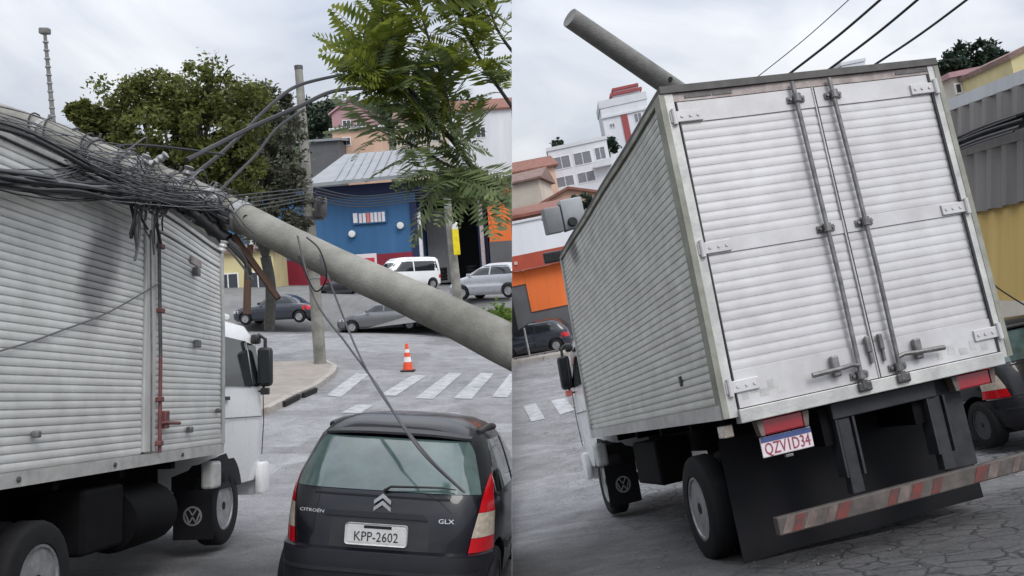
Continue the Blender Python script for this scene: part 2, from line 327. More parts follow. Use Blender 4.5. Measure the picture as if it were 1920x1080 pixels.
def road_material():
    m = bpy.data.materials.new('asphalt'); m.use_nodes = True; t = m.node_tree; p = t.nodes['Principled BSDF']
    co = N(t, 'ShaderNodeTexCoord')
    n1 = N(t, 'ShaderNodeTexNoise'); n1.inputs['Scale'].default_value = 0.35; n1.inputs['Detail'].default_value = 6; t.links.new(co.outputs['Object'], n1.inputs[0])
    n2 = N(t, 'ShaderNodeTexNoise'); n2.inputs['Scale'].default_value = 38; n2.inputs['Detail'].default_value = 6; t.links.new(co.outputs['Object'], n2.inputs[0])
    cr = N(t, 'ShaderNodeValToRGB'); t.links.new(n1.outputs['Fac'], cr.inputs[0])
    cr.color_ramp.elements[0].position = 0.32; cr.color_ramp.elements[0].color = (0.042, 0.041, 0.043, 1)
    cr.color_ramp.elements[1].position = 0.70; cr.color_ramp.elements[1].color = (0.118, 0.115, 0.116, 1)
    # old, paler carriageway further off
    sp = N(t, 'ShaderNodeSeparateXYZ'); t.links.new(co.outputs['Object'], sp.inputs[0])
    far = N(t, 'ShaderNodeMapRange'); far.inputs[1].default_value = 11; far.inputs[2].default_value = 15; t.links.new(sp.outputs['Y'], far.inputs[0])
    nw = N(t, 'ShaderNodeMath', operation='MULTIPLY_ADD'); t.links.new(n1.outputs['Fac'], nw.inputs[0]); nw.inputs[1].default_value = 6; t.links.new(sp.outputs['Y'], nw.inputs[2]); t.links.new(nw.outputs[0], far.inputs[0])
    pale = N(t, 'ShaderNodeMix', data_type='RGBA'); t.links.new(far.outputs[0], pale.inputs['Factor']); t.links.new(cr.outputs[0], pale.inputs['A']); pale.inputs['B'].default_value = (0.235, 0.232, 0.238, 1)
    # patched repairs, stains and polished wheel tracks
    pv = N(t, 'ShaderNodeTexVoronoi', distance='CHEBYCHEV'); pv.inputs['Scale'].default_value = 0.42; t.links.new(co.outputs['Object'], pv.inputs['Vector'])
    pr_ = N(t, 'ShaderNodeSeparateColor'); t.links.new(pv.outputs['Color'], pr_.inputs[0])
    pm = N(t, 'ShaderNodeMapRange'); pm.inputs[1].default_value = 0.0; pm.inputs[2].default_value = 1.0; pm.inputs[3].default_value = 0.80; pm.inputs[4].default_value = 1.16; t.links.new(pr_.outputs[0], pm.inputs[0])
    st_ = N(t, 'ShaderNodeTexNoise'); st_.inputs['Scale'].default_value = 1.6; st_.inputs['Detail'].default_value = 8; st_.inputs['Roughness'].default_value = .7; st_.inputs['Distortion'].default_value = .6; t.links.new(co.outputs['Object'], st_.inputs[0])
    sm_ = N(t, 'ShaderNodeMapRange'); sm_.inputs[1].default_value = .3; sm_.inputs[2].default_value = .62; sm_.inputs[3].default_value = .66; sm_.inputs[4].default_value = 1.15; t.links.new(st_.outputs['Fac'], sm_.inputs[0])
    mm = N(t, 'ShaderNodeMath', operation='MULTIPLY'); t.links.new(pm.outputs[0], mm.inputs[0]); t.links.new(sm_.outputs[0], mm.inputs[1])
    pl2 = N(t, 'ShaderNodeVectorMath', operation='SCALE'); t.links.new(pale.outputs['Result'], pl2.inputs[0]); t.links.new(mm.outputs[0], pl2.inputs['Scale'])
    # crazed cracks
    wv = N(t, 'ShaderNodeTexNoise'); wv.inputs['Scale'].default_value = 3.0; wv.inputs['Detail'].default_value = 4; t.links.new(co.outputs['Object'], wv.inputs[0])
    vm = N(t, 'ShaderNodeMix', data_type='VECTOR'); vm.inputs['Factor'].default_value = 0.2; t.links.new(co.outputs['Object'], vm.inputs['A']); t.links.new(wv.outputs['Color'], vm.inputs['B'])
    mp = N(t, 'ShaderNodeMapping'); mp.inputs['Scale'].default_value = (1, 1, 0.0); t.links.new(vm.outputs['Result'], mp.inputs[0])
    vo = N(t, 'ShaderNodeTexVoronoi', feature='DISTANCE_TO_EDGE'); vo.inputs['Scale'].default_value = 6.0; t.links.new(mp.outputs[0], vo.inputs['Vector'])
    ck = N(t, 'ShaderNodeMapRange'); ck.inputs[1].default_value = 0.0; ck.inputs[2].default_value = 0.075; ck.inputs[3].default_value = 1; ck.inputs[4].default_value = 0; t.links.new(vo.outputs['Distance'], ck.inputs[0])
    n3 = N(t, 'ShaderNodeTexNoise'); n3.inputs['Scale'].default_value = 1.1; n3.inputs['Detail'].default_value = 6; t.links.new(co.outputs['Object'], n3.inputs[0])
    k1 = N(t, 'ShaderNodeMapRange'); k1.inputs[1].default_value = 0.33; k1.inputs[2].default_value = 0.52; t.links.new(n3.outputs['Fac'], k1.inputs[0])
    xr = N(t, 'ShaderNodeMapRange'); xr.inputs[1].default_value = 0.4; xr.inputs[2].default_value = 2.4; xr.inputs[3].default_value = 0.10; t.links.new(sp.outputs['X'], xr.inputs[0])
    k2 = N(t, 'ShaderNodeMath', operation='MULTIPLY'); t.links.new(k1.outputs[0], k2.inputs[0]); t.links.new(xr.outputs[0], k2.inputs[1])
    k3 = N(t, 'ShaderNodeMath', operation='MULTIPLY'); t.links.new(ck.outputs[0], k3.inputs[0]); t.links.new(k2.outputs[0], k3.inputs[1])
    c2 = N(t, 'ShaderNodeMix', data_type='RGBA'); t.links.new(k3.outputs[0], c2.inputs['Factor']); t.links.new(pl2.outputs[0], c2.inputs['A']); c2.inputs['B'].default_value = (0.012, 0.012, 0.0125, 1)
    gr = N(t, 'ShaderNodeMix', data_type='RGBA', blend_type='OVERLAY'); gr.inputs['Factor'].default_value = 0.8; t.links.new(c2.outputs['Result'], gr.inputs['A']); t.links.new(n2.outputs['Fac'], gr.inputs['B'])
    t.links.new(gr.outputs['Result'], p.inputs['Base Color']); p.inputs['Roughness'].default_value = 0.78
    hs = N(t, 'ShaderNodeMath', operation='SUBTRACT'); t.links.new(n2.outputs['Fac'], hs.inputs[0]); t.links.new(k3.outputs[0], hs.inputs[1])
    b = N(t, 'ShaderNodeBump'); b.inputs['Strength'].default_value = 0.5; b.inputs['Distance'].default_value = 0.012; t.links.new(hs.outputs[0], b.inputs['Height']); t.links.new(b.outputs[0], p.inputs['Normal'])
    M_['asphalt'] = m
road_material()

# ------------------------------------------------------------------ ground: a street dropping away, then levelling at a junction
GL = [(-12, -0.18), (0, -1.645), (6.6, -2.45), (10.5, -2.925), (12.5, -3.09), (15, -3.17), (18, -3.10), (22, -2.92), (28, -2.62), (36, -2.36), (45, -2.15), (60, -1.9), (110, -1.0), (500, 4)]
GR = [(-12, 3.48), (0, 1.34), (7.54, 0.03), (11.3, -0.60), (14, -0.92), (17, -1.06), (20, -1.08), (24, -1.03), (30, -0.98), (37, -0.93), (60, -0.7), (110, 0.0), (500, 5)]
def hL(x, y): return pchip(GL, y) + 0.015 * (max(x, -20) + 3) * (1 - sm((y - 11) / 9)) + CZ
def hR(x, y):
    xx = min(x, 14 + (x - 14) * 0.15) if x > 14 else x
    return -2.23 + 0.177 * (xx - 1.62) + pchip(GR, y) + CZ
def ground_pt(px, py, h):
    d = 3.0
    while d < 400:
        p = at(px, py, d)
        if p.z <= h(p.x, p.y): break
        d *= 1.004
    return p
xs = [-160, -110, -80, -60, -45, -35, -28] + [-24 + i * 1.0 for i in range(24)] + [-0.001]
ys = [-8 + i * 0.75 for i in range(60)] + [37 + 1.5 * i for i in range(16)] + [64, 72, 84, 100, 130, 170, 230, 320, 420]
def ground_sheet():
    g = MB()
    for X, h in ((xs, hL), ([-x for x in xs[::-1]], hR)):
        vs = [(x, y, h(x, y)) for x in X for y in ys]; m = len(ys)
        g.add(vs, [(i * m + j, (i + 1) * m + j, (i + 1) * m + j + 1, i * m + j + 1) for i in range(len(X) - 1) for j in range(m - 1)])
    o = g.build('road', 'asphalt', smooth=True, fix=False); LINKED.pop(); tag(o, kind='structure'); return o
road = ground_sheet()
def decal(name, quads, h, lift, m, nu=6, nv=6, kind='structure', label=None):
    """painted marking: quads given as photo-plane corner points laid onto the ground"""
    for q in quads:
        c = [ground_pt(*p, h) for p in q]; g = MB()
        def fn(u, v):
            a = c[0].lerp(c[1], u); b = c[3].lerp(c[2], u); p = a.lerp(b, v); return (p.x, p.y, h(p.x, p.y) + lift)
        g.grid(fn, nu, nv); o = g.build(name, m, fix=False); tag(o, label, None, None, kind)

# ------------------------------------------------------------------ left part: junction, island, lot
decal('crosswalk_stripe', [((612, 742), (640, 746), (692, 703), (668, 701)), ((712, 742), (742, 744), (800, 706), (776, 704)),
                           ((778, 748), (812, 750), (866, 702), (842, 700)), ((850, 748), (884, 750), (926, 702), (902, 700)),
                           ((922, 746), (952, 746), (980, 704), (956, 702)), ((640, 775), (676, 777), (700, 762), (668, 760))], hL, 0.012, 'line_worn')
def raised(name, pts, h, top, m, mk=None, kind='structure'):
    """paved slab: outline from ground points, its top raised"""
    P = [ground_pt(*p, h) for p in pts]; g = MB(); n = len(P)
    vs = [(p.x, p.y, h(p.x, p.y) + top) for p in P] + [(p.x, p.y, h(p.x, p.y) - 0.3) for p in P]
    g.add(vs, [list(range(n))] + [(i, i + n, (i + 1) % n + n, (i + 1) % n) for i in range(n)])
    o = g.build(name, m); tag(o, kind=kind); return o, P
isl, IP = raised('pavement', [(500, 776), (545, 752), (590, 732), (622, 708), (628, 694), (606, 684), (520, 686), (380, 690), (380, 830)], hL, 0.15, 'pavement')
def kerbs(pts, h, parent, top=0.16):
    for a, b in zip(pts, pts[1:]):
        L = (b - a).length; n = max(1, int(L / 0.9))
        for i in range(n):
            p = a.lerp(b, i / n); q = a.lerp(b, (i + 0.97) / n); t = (q - p); t.z = 0; t.normalize(); s = Vector((t.y, -t.x, 0)) * 0.09
            g = MB(); vs = []
            for c in (p, q):
                for e in (-1, 1):
                    for z in (-0.2, top + random.uniform(-0.006, 0.006)): vs.append((c.x + s.x * e, c.y + s.y * e, h(c.x, c.y) + z))
            g.add(vs, [(0, 1, 3, 2), (4, 6, 7, 5), (0, 4, 5, 1), (2, 3, 7, 6), (0, 2, 6, 4), (1, 5, 7, 3)])
            o = g.build('kerb_stone', 'kerb', parent)
kerbs(IP[:6], hL, isl)
for (a, b) in (((528, 764), (556, 750)), ((564, 747), (588, 736))):
    p, q = ground_pt(*a, hL), ground_pt(*b, hL); g = MB(); t = (q - p); t.z = 0; t.normalize(); s = Vector((t.y, -t.x, 0))
    vs = []
    for c in (p, q):
        for e in (0.02, 0.105):
            for z in (0.01, 0.135): vs.append((c.x + s.x * e, c.y + s.y * e, hL(c.x, c.y) + z))
    g.add(vs, [(0, 1, 3, 2), (4, 6, 7, 5), (0, 4, 5, 1), (2, 3, 7, 6), (0, 2, 6, 4), (1, 5, 7, 3)])
    g.build('drain_inlet', 'drain_black', isl)
# raised lot with ramp in front of the shops
lot = MB()
rows = [[(300, 640, 44), (600, 626, 45), (780, 604, 42.5), (880, 585, 39), (959.9, 578, 37.5)],
        [(300, 560, 49), (600, 556, 49), (780, 556, 46), (880, 563, 40.5), (959.9, 560, 39)],
        [(300, 540, 52), (600, 538, 52), (780, 541, 49), (880, 556, 42), (959.9, 556, 41)],
        [(300, 533, 62), (600, 533, 62), (780, 533, 62), (880, 533, 62), (959.9, 533, 62)],
        [(300, 533, 90), (600, 533, 90), (780, 533, 90), (880, 533, 90), (959.9, 533, 90)]]
lot.add([at(*p) for r in rows for p in r], [(i * 5 + j, i * 5 + j + 1, (i + 1) * 5 + j + 1, (i + 1) * 5 + j) for i in range(4) for j in range(4)])
tag(lot.build('parking_lot', 'lot_paving'), kind='structure')

# ------------------------------------------------------------------ wheels and trucks
def wheel(parent, x, y, z, r, w, out, D=None, rim='rim_steel', n=28, nuts=True):
    """part 'wheel' with sub-parts tyre, rim; out = +1/-1 side that shows"""
    M = Matrix.Translation((x, y, z)) @ Matrix.Scale(out, 4, (1, 0, 0))
    e = link('wheel', None, parent)
    ri = r * 0.60
    t = MB(D).lathe([(ri, w * .42), (ri * 1.04, w * .5), (r * .9, w * .5), (r * .97, w * .42), (r, w * .3), (r, -w * .3), (r * .97, -w * .42), (r * .9, -w * .5), (ri, -w * .48)], n, M, close=True)
    t.build('tyre', 'rubber', e, True)
    g = MB(D).lathe([(ri * 1.01, w * .40), (ri * 1.01, w * .46), (ri * .93, w * .46), (ri * .86, w * .18), (ri * .5, w * .10), (ri * .42, w * .30), (ri * .30, w * .34), (0.004, w * .34)], n, M)
    if nuts:
        g.cm = 1
        for k in range(8):
            a = (k + .5) * math.pi / 4; g.lathe([(ri * .115, w * .10), (ri * .115, w * .19)], 10, M @ Matrix.Translation((0, math.cos(a) * ri * .70, math.sin(a) * ri * .70)))
        g.lathe([(ri * .20, w * .34), (ri * .18, w * .42), (ri * .08, w * .44)], 12, M); g.cm = 0
        for k in range(6):
            a = k * math.pi / 3; g.lathe([(0.013, w * .10), (0.013, w * .24), (0.008, w * .26)], 6, M @ Matrix.Translation((0, math.cos(a) * ri * .50, math.sin(a) * ri * .50)))
    g.build('rim', [rim, 'interior_dark'], e, True)
    return e
PITCH = 0.058
SLAT_PROF = [(0.000, -0.008), (0.0045, -0.008), (0.0075, 0.001), (0.020, 0.0038), (0.038, 0.0030), (0.0535, -0.0005), (PITCH, -0.008)]
def slat_x(parent, x, out, y0, y1, z, m, D, ny=14):
    g = MB(D); vs = []; fs = []; n = len(SLAT_PROF)
    for i in range(ny + 1):
        for dz, dx in SLAT_PROF: vs.append((x + out * dx, y0 + (y1 - y0) * i / ny, z + dz))
    for i in range(ny):
        for k in range(n - 1): fs.append((i * n + k, (i + 1) * n + k, (i + 1) * n + k + 1, i * n + k + 1))
    g.add(vs, fs); return g.build('slat', m, parent, True)
def slat_y(parent, y, x0, x1, z, m, D, p, nx=6):
    g = MB(D); vs = []; fs = []; n = len(SLAT_PROF)
    for i in range(nx + 1):
        for dz, dx in SLAT_PROF: vs.append((x0 + (x1 - x0) * i / nx, y - (dx * .6 if dx > 0 else dx), z + dz * p / PITCH))
    for i in range(nx):
        for k in range(n - 1): fs.append((i * n + k, (i + 1) * n + k, (i + 1) * n + k + 1, i * n + k + 1))
    g.add(vs, fs); return g.build('slat', m, parent, True)

W, H, L = 2.42, 2.389, 5.262
def make_truck(root, D, full_rear, side_mat, show, ry):
    """box truck, local: x right, y forward, z up; origin at the rear bottom centre of the cargo box"""
    hw = W / 2
    def P(name, m, par=None, smooth=False): pass
    b = lambda: MB(D)
    b().box(-hw + .035, hw - .035, .06, L - .02, .02, H - .04, seg=(2, 10, 6)).build('cargo_body', 'alu_frame', root)
    rf = b().box(-hw - .012, hw + .012, -.03, L + .01, H - .035, H + .02, seg=(2, 14, 1)).build('roof', 'roof_edge', root)
    # side walls
    for s in (-1, 1):
        sw = b().box(s * hw - .03, s * hw + .004, .02, L, .0, .10, seg=(1, 14, 1)).build('side_wall', 'alu_frame', root)
        b().box(s * hw - .03, s * hw + .018, .02, L, H - .075, H - .037, seg=(1, 14, 1)).build('top_rail', 'alu_frame' if s > 0 else 'post_grime', sw)
        b().box(s * hw - .03, s * hw + .014, L - .06, L + .004, .102, H - .078, seg=(1, 1, 10)).build('corner_post', 'alu_frame', sw)
        b().box(s * hw - .03, s * hw + .016, -.02, .11, .002, H - .04, seg=(1, 1, 10)).build('corner_post', 'post_grime', sw)
        nrow = int((H - .06 - .10) / PITCH)
        for k in range(nrow + 1):
            z = .102 + k * PITCH
            if z + PITCH > H - .066: continue
            if (s > 0) != (show == 'R'): break     # the far side is never seen
            if s > 0 and show == 'R':       # cut by the side door
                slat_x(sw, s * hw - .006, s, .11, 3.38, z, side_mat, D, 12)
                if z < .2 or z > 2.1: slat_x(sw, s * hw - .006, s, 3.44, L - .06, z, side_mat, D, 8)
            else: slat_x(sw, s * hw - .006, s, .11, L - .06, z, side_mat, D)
        for y in (.35, 1.6, 2.9, 4.2):
            b().lathe([(.02, 0), (.02, .012), (.01, .016)], 10, Matrix.Translation((s * hw + .004, y, .05)) @ Matrix.Scale(s, 4, (1, 0, 0))).build('rivet', 'steel_dark', sw)
        b().box(s * hw - .02, s * hw + .03, .86, .92, .30, .38, bev=.008).build('marker_lamp', 'black_plastic', sw)
    if show == 'R':
        sd = link('side_door', None, root)
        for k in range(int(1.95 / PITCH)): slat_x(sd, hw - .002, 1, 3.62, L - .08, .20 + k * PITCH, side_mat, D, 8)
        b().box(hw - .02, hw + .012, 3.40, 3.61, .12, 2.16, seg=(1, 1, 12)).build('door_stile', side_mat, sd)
        b().tube([(hw + .035, 3.655, .10), (hw + .035, 3.643, .95)], .017, 8).build('lock_rod', 'rod_red', sd); b().tube([(hw + .035, 3.643, .951), (hw + .035, 3.60, 2.08)], .017, 8).build('lock_rod', 'steel_dark', sd)
        b().tube([(hw + .03, 3.50, .10), (hw + .03, 3.48, 1.0), (hw + .03, 3.44, 2.08)], .008, 6).build('edge_seal', 'steel_rod', sd)
        for z in (.16, .55, 1.35, 1.95): b().box(hw + .012, hw + .058, 3.60, 3.69, z, z + .045, bev=.008).build('rod_bracket', 'rod_red', sd)
        b().tube([(hw + .04, 3.66, .36), (hw + .07, 3.72, .36), (hw + .07, 3.98, .35)], .016, 8).box(hw + .02, hw + .07, 3.70, 3.78, .31, .47, bev=.01).build('handle', 'rod_red', sd)
        for y, z, w_ in ((4.45, 1.90, .09), (4.48, 1.12, .08), (5.05, .45, .05), (4.30, .28, .06), (1.75, .34, .05)):
            b().box(hw + .004, hw + .06, y - w_ / 2, y + w_ / 2, z - w_ / 2, z + w_ / 2, bev=.012).build('door_catch', 'steel_rod', sd)
        b().box(hw + .008, hw + .016, 4.35, 4.62, 1.98, 2.06).build('rust_patch', 'rust_header', sd)
    # rear frame
    fr = b().box(-hw, -hw + .085, -.015, .06, .0, H - .037, seg=(1, 1, 10)).build('rear_frame', 'alu_frame', root)
    b().box(hw - .085, hw, -.015, .06, .0, H - .037, seg=(1, 1, 10)).build('frame_post', 'alu_frame', fr)
    b().box(-hw + .087, hw - .087, -.008, .06, 2.29, H - .037, seg=(8, 1, 1)).build('header', 'rust_header', fr)
    b().box(-hw + .087, hw - .087, -.045, .06, -.05, .045, bev=.006, seg=(8, 1, 1)).build('sill', 'alu_frame', fr)
    for x, w_ in ((-1.03, .22), (-.80, .16), (.82, .30)):
        b().box(x, x + w_, -.014, -.006, 2.31, 2.335).build('rust_patch', 'lamp_dark_red' if False else 'steel_dark', fr)
    # doors
    for s in (-1, 1):
        x0, x1 = (-hw + .095, .046) if s < 0 else (.054, hw - .095)
        dr = b().box(x0, x1, .004, .045, .05, 2.285, seg=(4, 1, 4)).build('rear_door', 'alu_door', root)
        b().box(x0, x1, -.008, .003, .052, .305, seg=(6, 1, 2)).build('kick_plate', 'alu_door', dr)
        b().box(x0, x1, -.008, .003, 1.135, 1.235, seg=(6, 1, 1)).build('lock_rail', 'alu_door', dr)
        b().box(x0, x1, -.008, .003, 2.125, 2.283, seg=(6, 1, 1)).build('top_rail', 'alu_door', dr)
        n1 = 12 if full_rear else 0; p1 = (1.133 - .307) / 12; n2 = 13 if full_rear else 0; p2 = (2.123 - 1.237) / 13
        for k in range(n1): slat_y(dr, .002, x0, x1, .307 + k * p1, 'alu_door', D, p1)
        for k in range(n2): slat_y(dr, .002, x0, x1, 1.237 + k * p2, 'alu_door', D, p2)
        e = b().box(x0 if s < 0 else x1 - .012, x0 + .012 if s < 0 else x1, -.018, .0, .05, 2.285).build('edge_seal', 'black_plastic', dr)
        for z in (2.17, 1.185, .20):
            xa, xb = (-hw + .03, -hw + .29) if s < 0 else (hw - .29, hw - .03)
            g = b().box(xa, xb, -.026, -.010, z - .042, z + .042, bev=.005)
            g.lathe([(.020, -.06), (.020, .06)], 10, Matrix.Translation((-hw + .06 if s < 0 else hw - .06, -.03, z)), axis='z')
            for q in (.35, .62, .86):
                g.lathe([(.012, 0), (.012, -.008)], 8, Matrix.Translation((xa + (xb - xa) * (q if s < 0 else 1 - q), -.026, z)), axis='y')
            g.build('hinge', 'alu_door', dr)
        xr = -.125 if s < 0 else .205
        b().tube([(xr, -.045, .02), (xr + .004, -.047, .8), (xr - .004, -.045, 1.6), (xr - .012, -.045, 2.33)], .0185, 10).build('lock_rod', 'steel_rod', dr)
        for z in (.10, 1.19, 2.20):
            g = b().box(xr - .075, xr + .075, -.024, -.009, z - .026, z + .026, bev=.006).lathe([(.033, -.03), (.033, .03)], 12, Matrix.Translation((xr, -.045, z)), axis='z')
            for q in (-.055, .055): g.lathe([(.012, 0), (.012, -.02)], 8, Matrix.Translation((xr + q, -.024, z)), axis='y')
            g.build('rod_bracket', 'steel_rod', dr)
        b().box(xr - .05, xr + .06, -.075, -.046, -.02, .05, bev=.012).lathe([(.035, -.03), (.035, .03)], 12, Matrix.Translation((xr, -.05, .03)), axis='z').build('rod_foot', 'steel_dark', dr)
        b().box(.0475 if s > 0 else .035, .0535 if s > 0 else .0465, -.020 if s > 0 else -.016, .0, .052, 2.284).build('center_seal', 'black_plastic' if s > 0 else 'alu_frame', dr)
        hx = -1 if s < 0 else 1
        for k in range(5 if full_rear else 0):
            px_, pz_ = (x0 + .05 + .07 * k, .10 + .035 * (k % 2)) if s < 0 else (x1 - .55 + .1 * k, .085 + .02 * (k % 2))
            b().box(px_, px_ + .05 + .01 * (k % 3), -.0095, -.0085, pz_, pz_ + .05 + .02 * (k % 2)).build('scuff', 'alu_frame', dr)
        g = b().tube([(xr, -.05, .165), (xr + hx * .06, -.06, .18), (xr + hx * .16, -.07, .172), (xr + hx * .40, -.07, .165)], [.016, .016, .017, .019], 8)
        g.box(xr + hx * .19 - .03, xr + hx * .19 + .03, -.065, -.012, .12, .27, bev=.012)
        g.build('handle', 'steel_rod', dr)
        xl = .05 + s * .055
        b().box(xl - .018, xl + .018, -.05, -.009, .24, .36, bev=.01).box(xl - .006, xl + .012, -.04, -.01, .16, .24).build('latch', 'steel_rod', dr)
    # chassis
    ch = b().box(-.45, -.33, .12, L + 1.0, -.34, -.08).box(.33, .45, .12, L + 1.0, -.34, -.08).build('chassis', 'chassis', root)
    for y in (.4, 1.2, 2.2, 3.2, 4.2): b().box(-hw + .1, hw - .1, y, y + .08, -.08, .02).build('cross_member', 'chassis', ch)
    b().box(-.34, .34, 3.0, 3.3, -.5, -.1).build('gearbox', 'chassis', ch)
    b().tube([(.3, ry, -.62), (-.3, ry, -.62)], .12, 12).tube([(-1.0, ry, -.66), (1.0, ry, -.66)], .06, 10).build('axle', 'chassis', ch)
    b().tube([(-.9, 5.55, -.6), (.9, 5.55, -.6)], .05, 8).build('axle', 'chassis', ch)
    g = b(); g.box(-.37, .53, .06, .16, -.17, -.055, bev=.008).build('rear_beam', 'chassis_grey', ch)
    for x in (-.33, .46): b().box(x, x + .10, .08, .17, -.70, -.172, bev=.006).box(x - .03, x - .012, .06, .2, -.58, -.172).box(x + .112, x + .13, .06, .2, -.58, -.172).build('bumper_bracket', 'chassis_grey', ch)
    b().box(.52, .80, .15, .19, -.72, -.06, bev=.006).build('side_plate', 'chassis_grey', ch)
    # wide mud flap
    def fl(u, v): return (-1.08 + 2.20 * u, ry - .56 + .03 * math.sin(u * 9) * (1 - v) - .05 * (1 - v), -1.06 + .90 * v)
    b().grid(fl, 16, 6).build('mud_flap', 'flap_rubber', root, True)
    # underrun bar with worn reflective stripes
    bar = b().box(-.985, 1.42, .02, .10, -.835, -.715, bev=.008, seg=(6, 1, 1)).build('underrun_bar', 'bumper_worn', root)
    x = -.97; k = 0; rr = random.Random(3)
    while x < 1.35:
        wv = rr.uniform(.07, .12)
        if not (-.45 < x < -.15) and rr.random() < .7:
            b().prism([(x, -.825), (x + wv * .8, -.825), (x + wv * .8 + .06, -.725), (x + .06, -.725)], .0155, .0185).build('stripe', 'refl_red' if k % 2 else 'refl_white', bar)
        x += wv; k += 1
    # lamps and plate
    for s, xa, xb in ((-1, -.99, -.57), (1, .66, 1.06)):
        tl = b().box(xa + .05, xb - .05, .03, .12, -.165, -.055, bev=.01).build('tail_lamp', 'lamp_dark_red', root)
        for q0, q1 in ((xa, xa + .052), (xb - .052, xb)):
            b().prism([(q0 if q0 == xa else q0, -.06), (q1, -.06), (q1 - (.0 if q0 == xa else .02), -.165), (q0 + (.02 if q0 == xa else 0), -.165)], .022, .11).build('side_lens', 'refl_white', tl)
    pl = b().box(-.975, -.565, .06, .075, -.315, -.175, bev=.006).build('licence_plate', 'plate_pink', root)
    b().box(-.97, -.57, .054, .058, -.212, -.178).build('plate_band', 'plate_blue', pl)
    if full_rear:
        text_mesh('plate_lettering', 'QZV1D34', .115, 'plate_text_red', pl, Matrix.Translation((-.77, .057, -.263)) @ Matrix.Rotation(R(90), 4, 'X'), D, .0015, xs=.74)
    b().box(-.80, -.74, .06, .10, -.345, -.325, bev=.004).build('plate_lamp', 'steel_rod', pl)
    b().box(-hw + .0, -hw + .075, .12, .26, -.13, -.045, bev=.008).build('side_reflector', 'lamp_clear', root)
    # wheels
    for s in (-1, 1):
        wheel(root, s * 1.08, ry, -.675, .415, .20, s, D)
        wheel(root, s * .82, ry, -.675, .415, .20, s, D, nuts=False)
        wheel(root, s * .98, 5.62, -.585, .42, .24, s, D)
        # front mud flap carrying a round emblem
        fl = b().box(s * .98 - .21, s * .98 + .21, 5.02, 5.035, -.86, -.36, bev=.004).build('front_flap', 'flap_rubber', root)
        g = b()
        cx, cz = s * .98, -.62
        for k in range(20):
            a0, a1 = 2 * math.pi * k / 20, 2 * math.pi * (k + 1) / 20
            g.prism([(cx + .10 * math.cos(a0), cz + .10 * math.sin(a0)), (cx + .10 * math.cos(a1), cz + .10 * math.sin(a1)), (cx + .082 * math.cos(a1), cz + .082 * math.sin(a1)), (cx + .082 * math.cos(a0), cz + .082 * math.sin(a0))], 5.012, 5.018)
        def stroke(pa, pb, w_=.014):
            d = Vector((pb[0] - pa[0], pb[1] - pa[1])); n_ = Vector((-d.y, d.x)).normalized() * w_ / 2
            g.prism([(cx + pa[0] + n_.x, cz + pa[1] + n_.y), (cx + pb[0] + n_.x, cz + pb[1] + n_.y), (cx + pb[0] - n_.x, cz + pb[1] - n_.y), (cx + pa[0] - n_.x, cz + pa[1] - n_.y)], 5.0125, 5.0175)
        for pa, pb in (((-.045, .075), (0, .008)), ((0, .008), (.045, .075)), ((-.075, .03), (-.035, -.07)), ((-.035, -.07), (0, -.01)), ((0, -.01), (.035, -.07)), ((.035, -.07), (.075, .03))): stroke(pa, pb)
        g.build('emblem', 'galvanised', fl)
        # step box / bracket under the front of the cargo box, and front wing
        b().box(s * 1.14 - .10, s * 1.14 + .04, 5.06, 5.30, -.36, -.08, bev=.03).build('wing_bracket', 'white_dirty', root)
    b().lathe([(.05, 0), (.26, .02), (.27, .06), (.27, .80), (.26, .84), (.05, .86)], 20, Matrix.Translation((.92, 3.35, -.46)), axis='y').build('fuel_tank', 'chassis', root, True)
    b().box(.75, 1.15, 2.55, 3.2, -.62, -.12, bev=.03).build('battery_box', 'chassis', root)
    b().box(-1.1, -.72, 2.6, 3.6, -.55, -.12, bev=.03).build('tool_box', 'chassis', root)
    b().tube([(-.6, 4.6, -.55), (-.75, 4.45, -.55)], .045, 10).build('exhaust', 'rim_steel', root)
    # cab-over cab
    y0, y1 = L + .09, L + 1.64
    cab_w = 1.06
    g = b(); sect = [(-.40, 1.04, y0 + .02, y1 + .02), (-.10, 1.10, y0, y1 + .06), (.30, 1.12, y0, y1 + .07), (.72, 1.12, y0, y1 + .04), (1.10, 1.08, y0 + .02, y1 - .05), (1.34, 1.04, y0 + .05, y1 - .12), (1.46, .97, y0 + .08, y1 - .18), (1.54, .74, y0 + .20, y1 - .34)]
    rings = []
    for z, hw_, ya, yb in sect:
        yc, hl = (ya + yb) / 2, (yb - ya) / 2
        rings.append([(hw_ * math.copysign(abs(math.cos(t)) ** .22, math.cos(t)), yc + hl * math.copysign(abs(math.sin(t)) ** .22, math.sin(t)), z) for t in [2 * math.pi * (k + .5) / 40 for k in range(40)]])
    vs = [p for r in rings for p in r]; n = 40
    fs = [(i * n + k, i * n + (k + 1) % n, (i + 1) * n + (k + 1) % n, (i + 1) * n + k) for i in range(len(rings) - 1) for k in range(n)] + [list(range(n)), [(len(rings) - 1) * n + k for k in range(n)]]
    cab = g.add(vs, fs).build('cab', 'white_paint', root, True)
    for s in (-1, 1):
        def sx(z): return s * (interp([(-.4, 1.04), (-.1, 1.10), (.3, 1.12), (.72, 1.12), (1.1, 1.08), (1.34, 1.04), (1.46, .97)], z) + .014)
        # door glass
        P_ = [(y0 + .08, .72), (y1 - .50, .72), (y1 - .56, 1.26), (y0 + .12, 1.28)]
        g = b(); g.add([(sx(z), y, z) for y, z in P_] + [(sx(z) - s * .03, y, z) for y, z in P_], [(0, 1, 2, 3), (4, 5, 6, 7), (0, 1, 5, 4), (1, 2, 6, 5), (2, 3, 7, 6), (3, 0, 4, 7)])
        dw = g.build('door_window', 'glass_dark', cab)
        P2 = [(y1 - .46, .72), (y1 - .14, .72), (y1 - .24, 1.22), (y1 - .51, 1.25)]
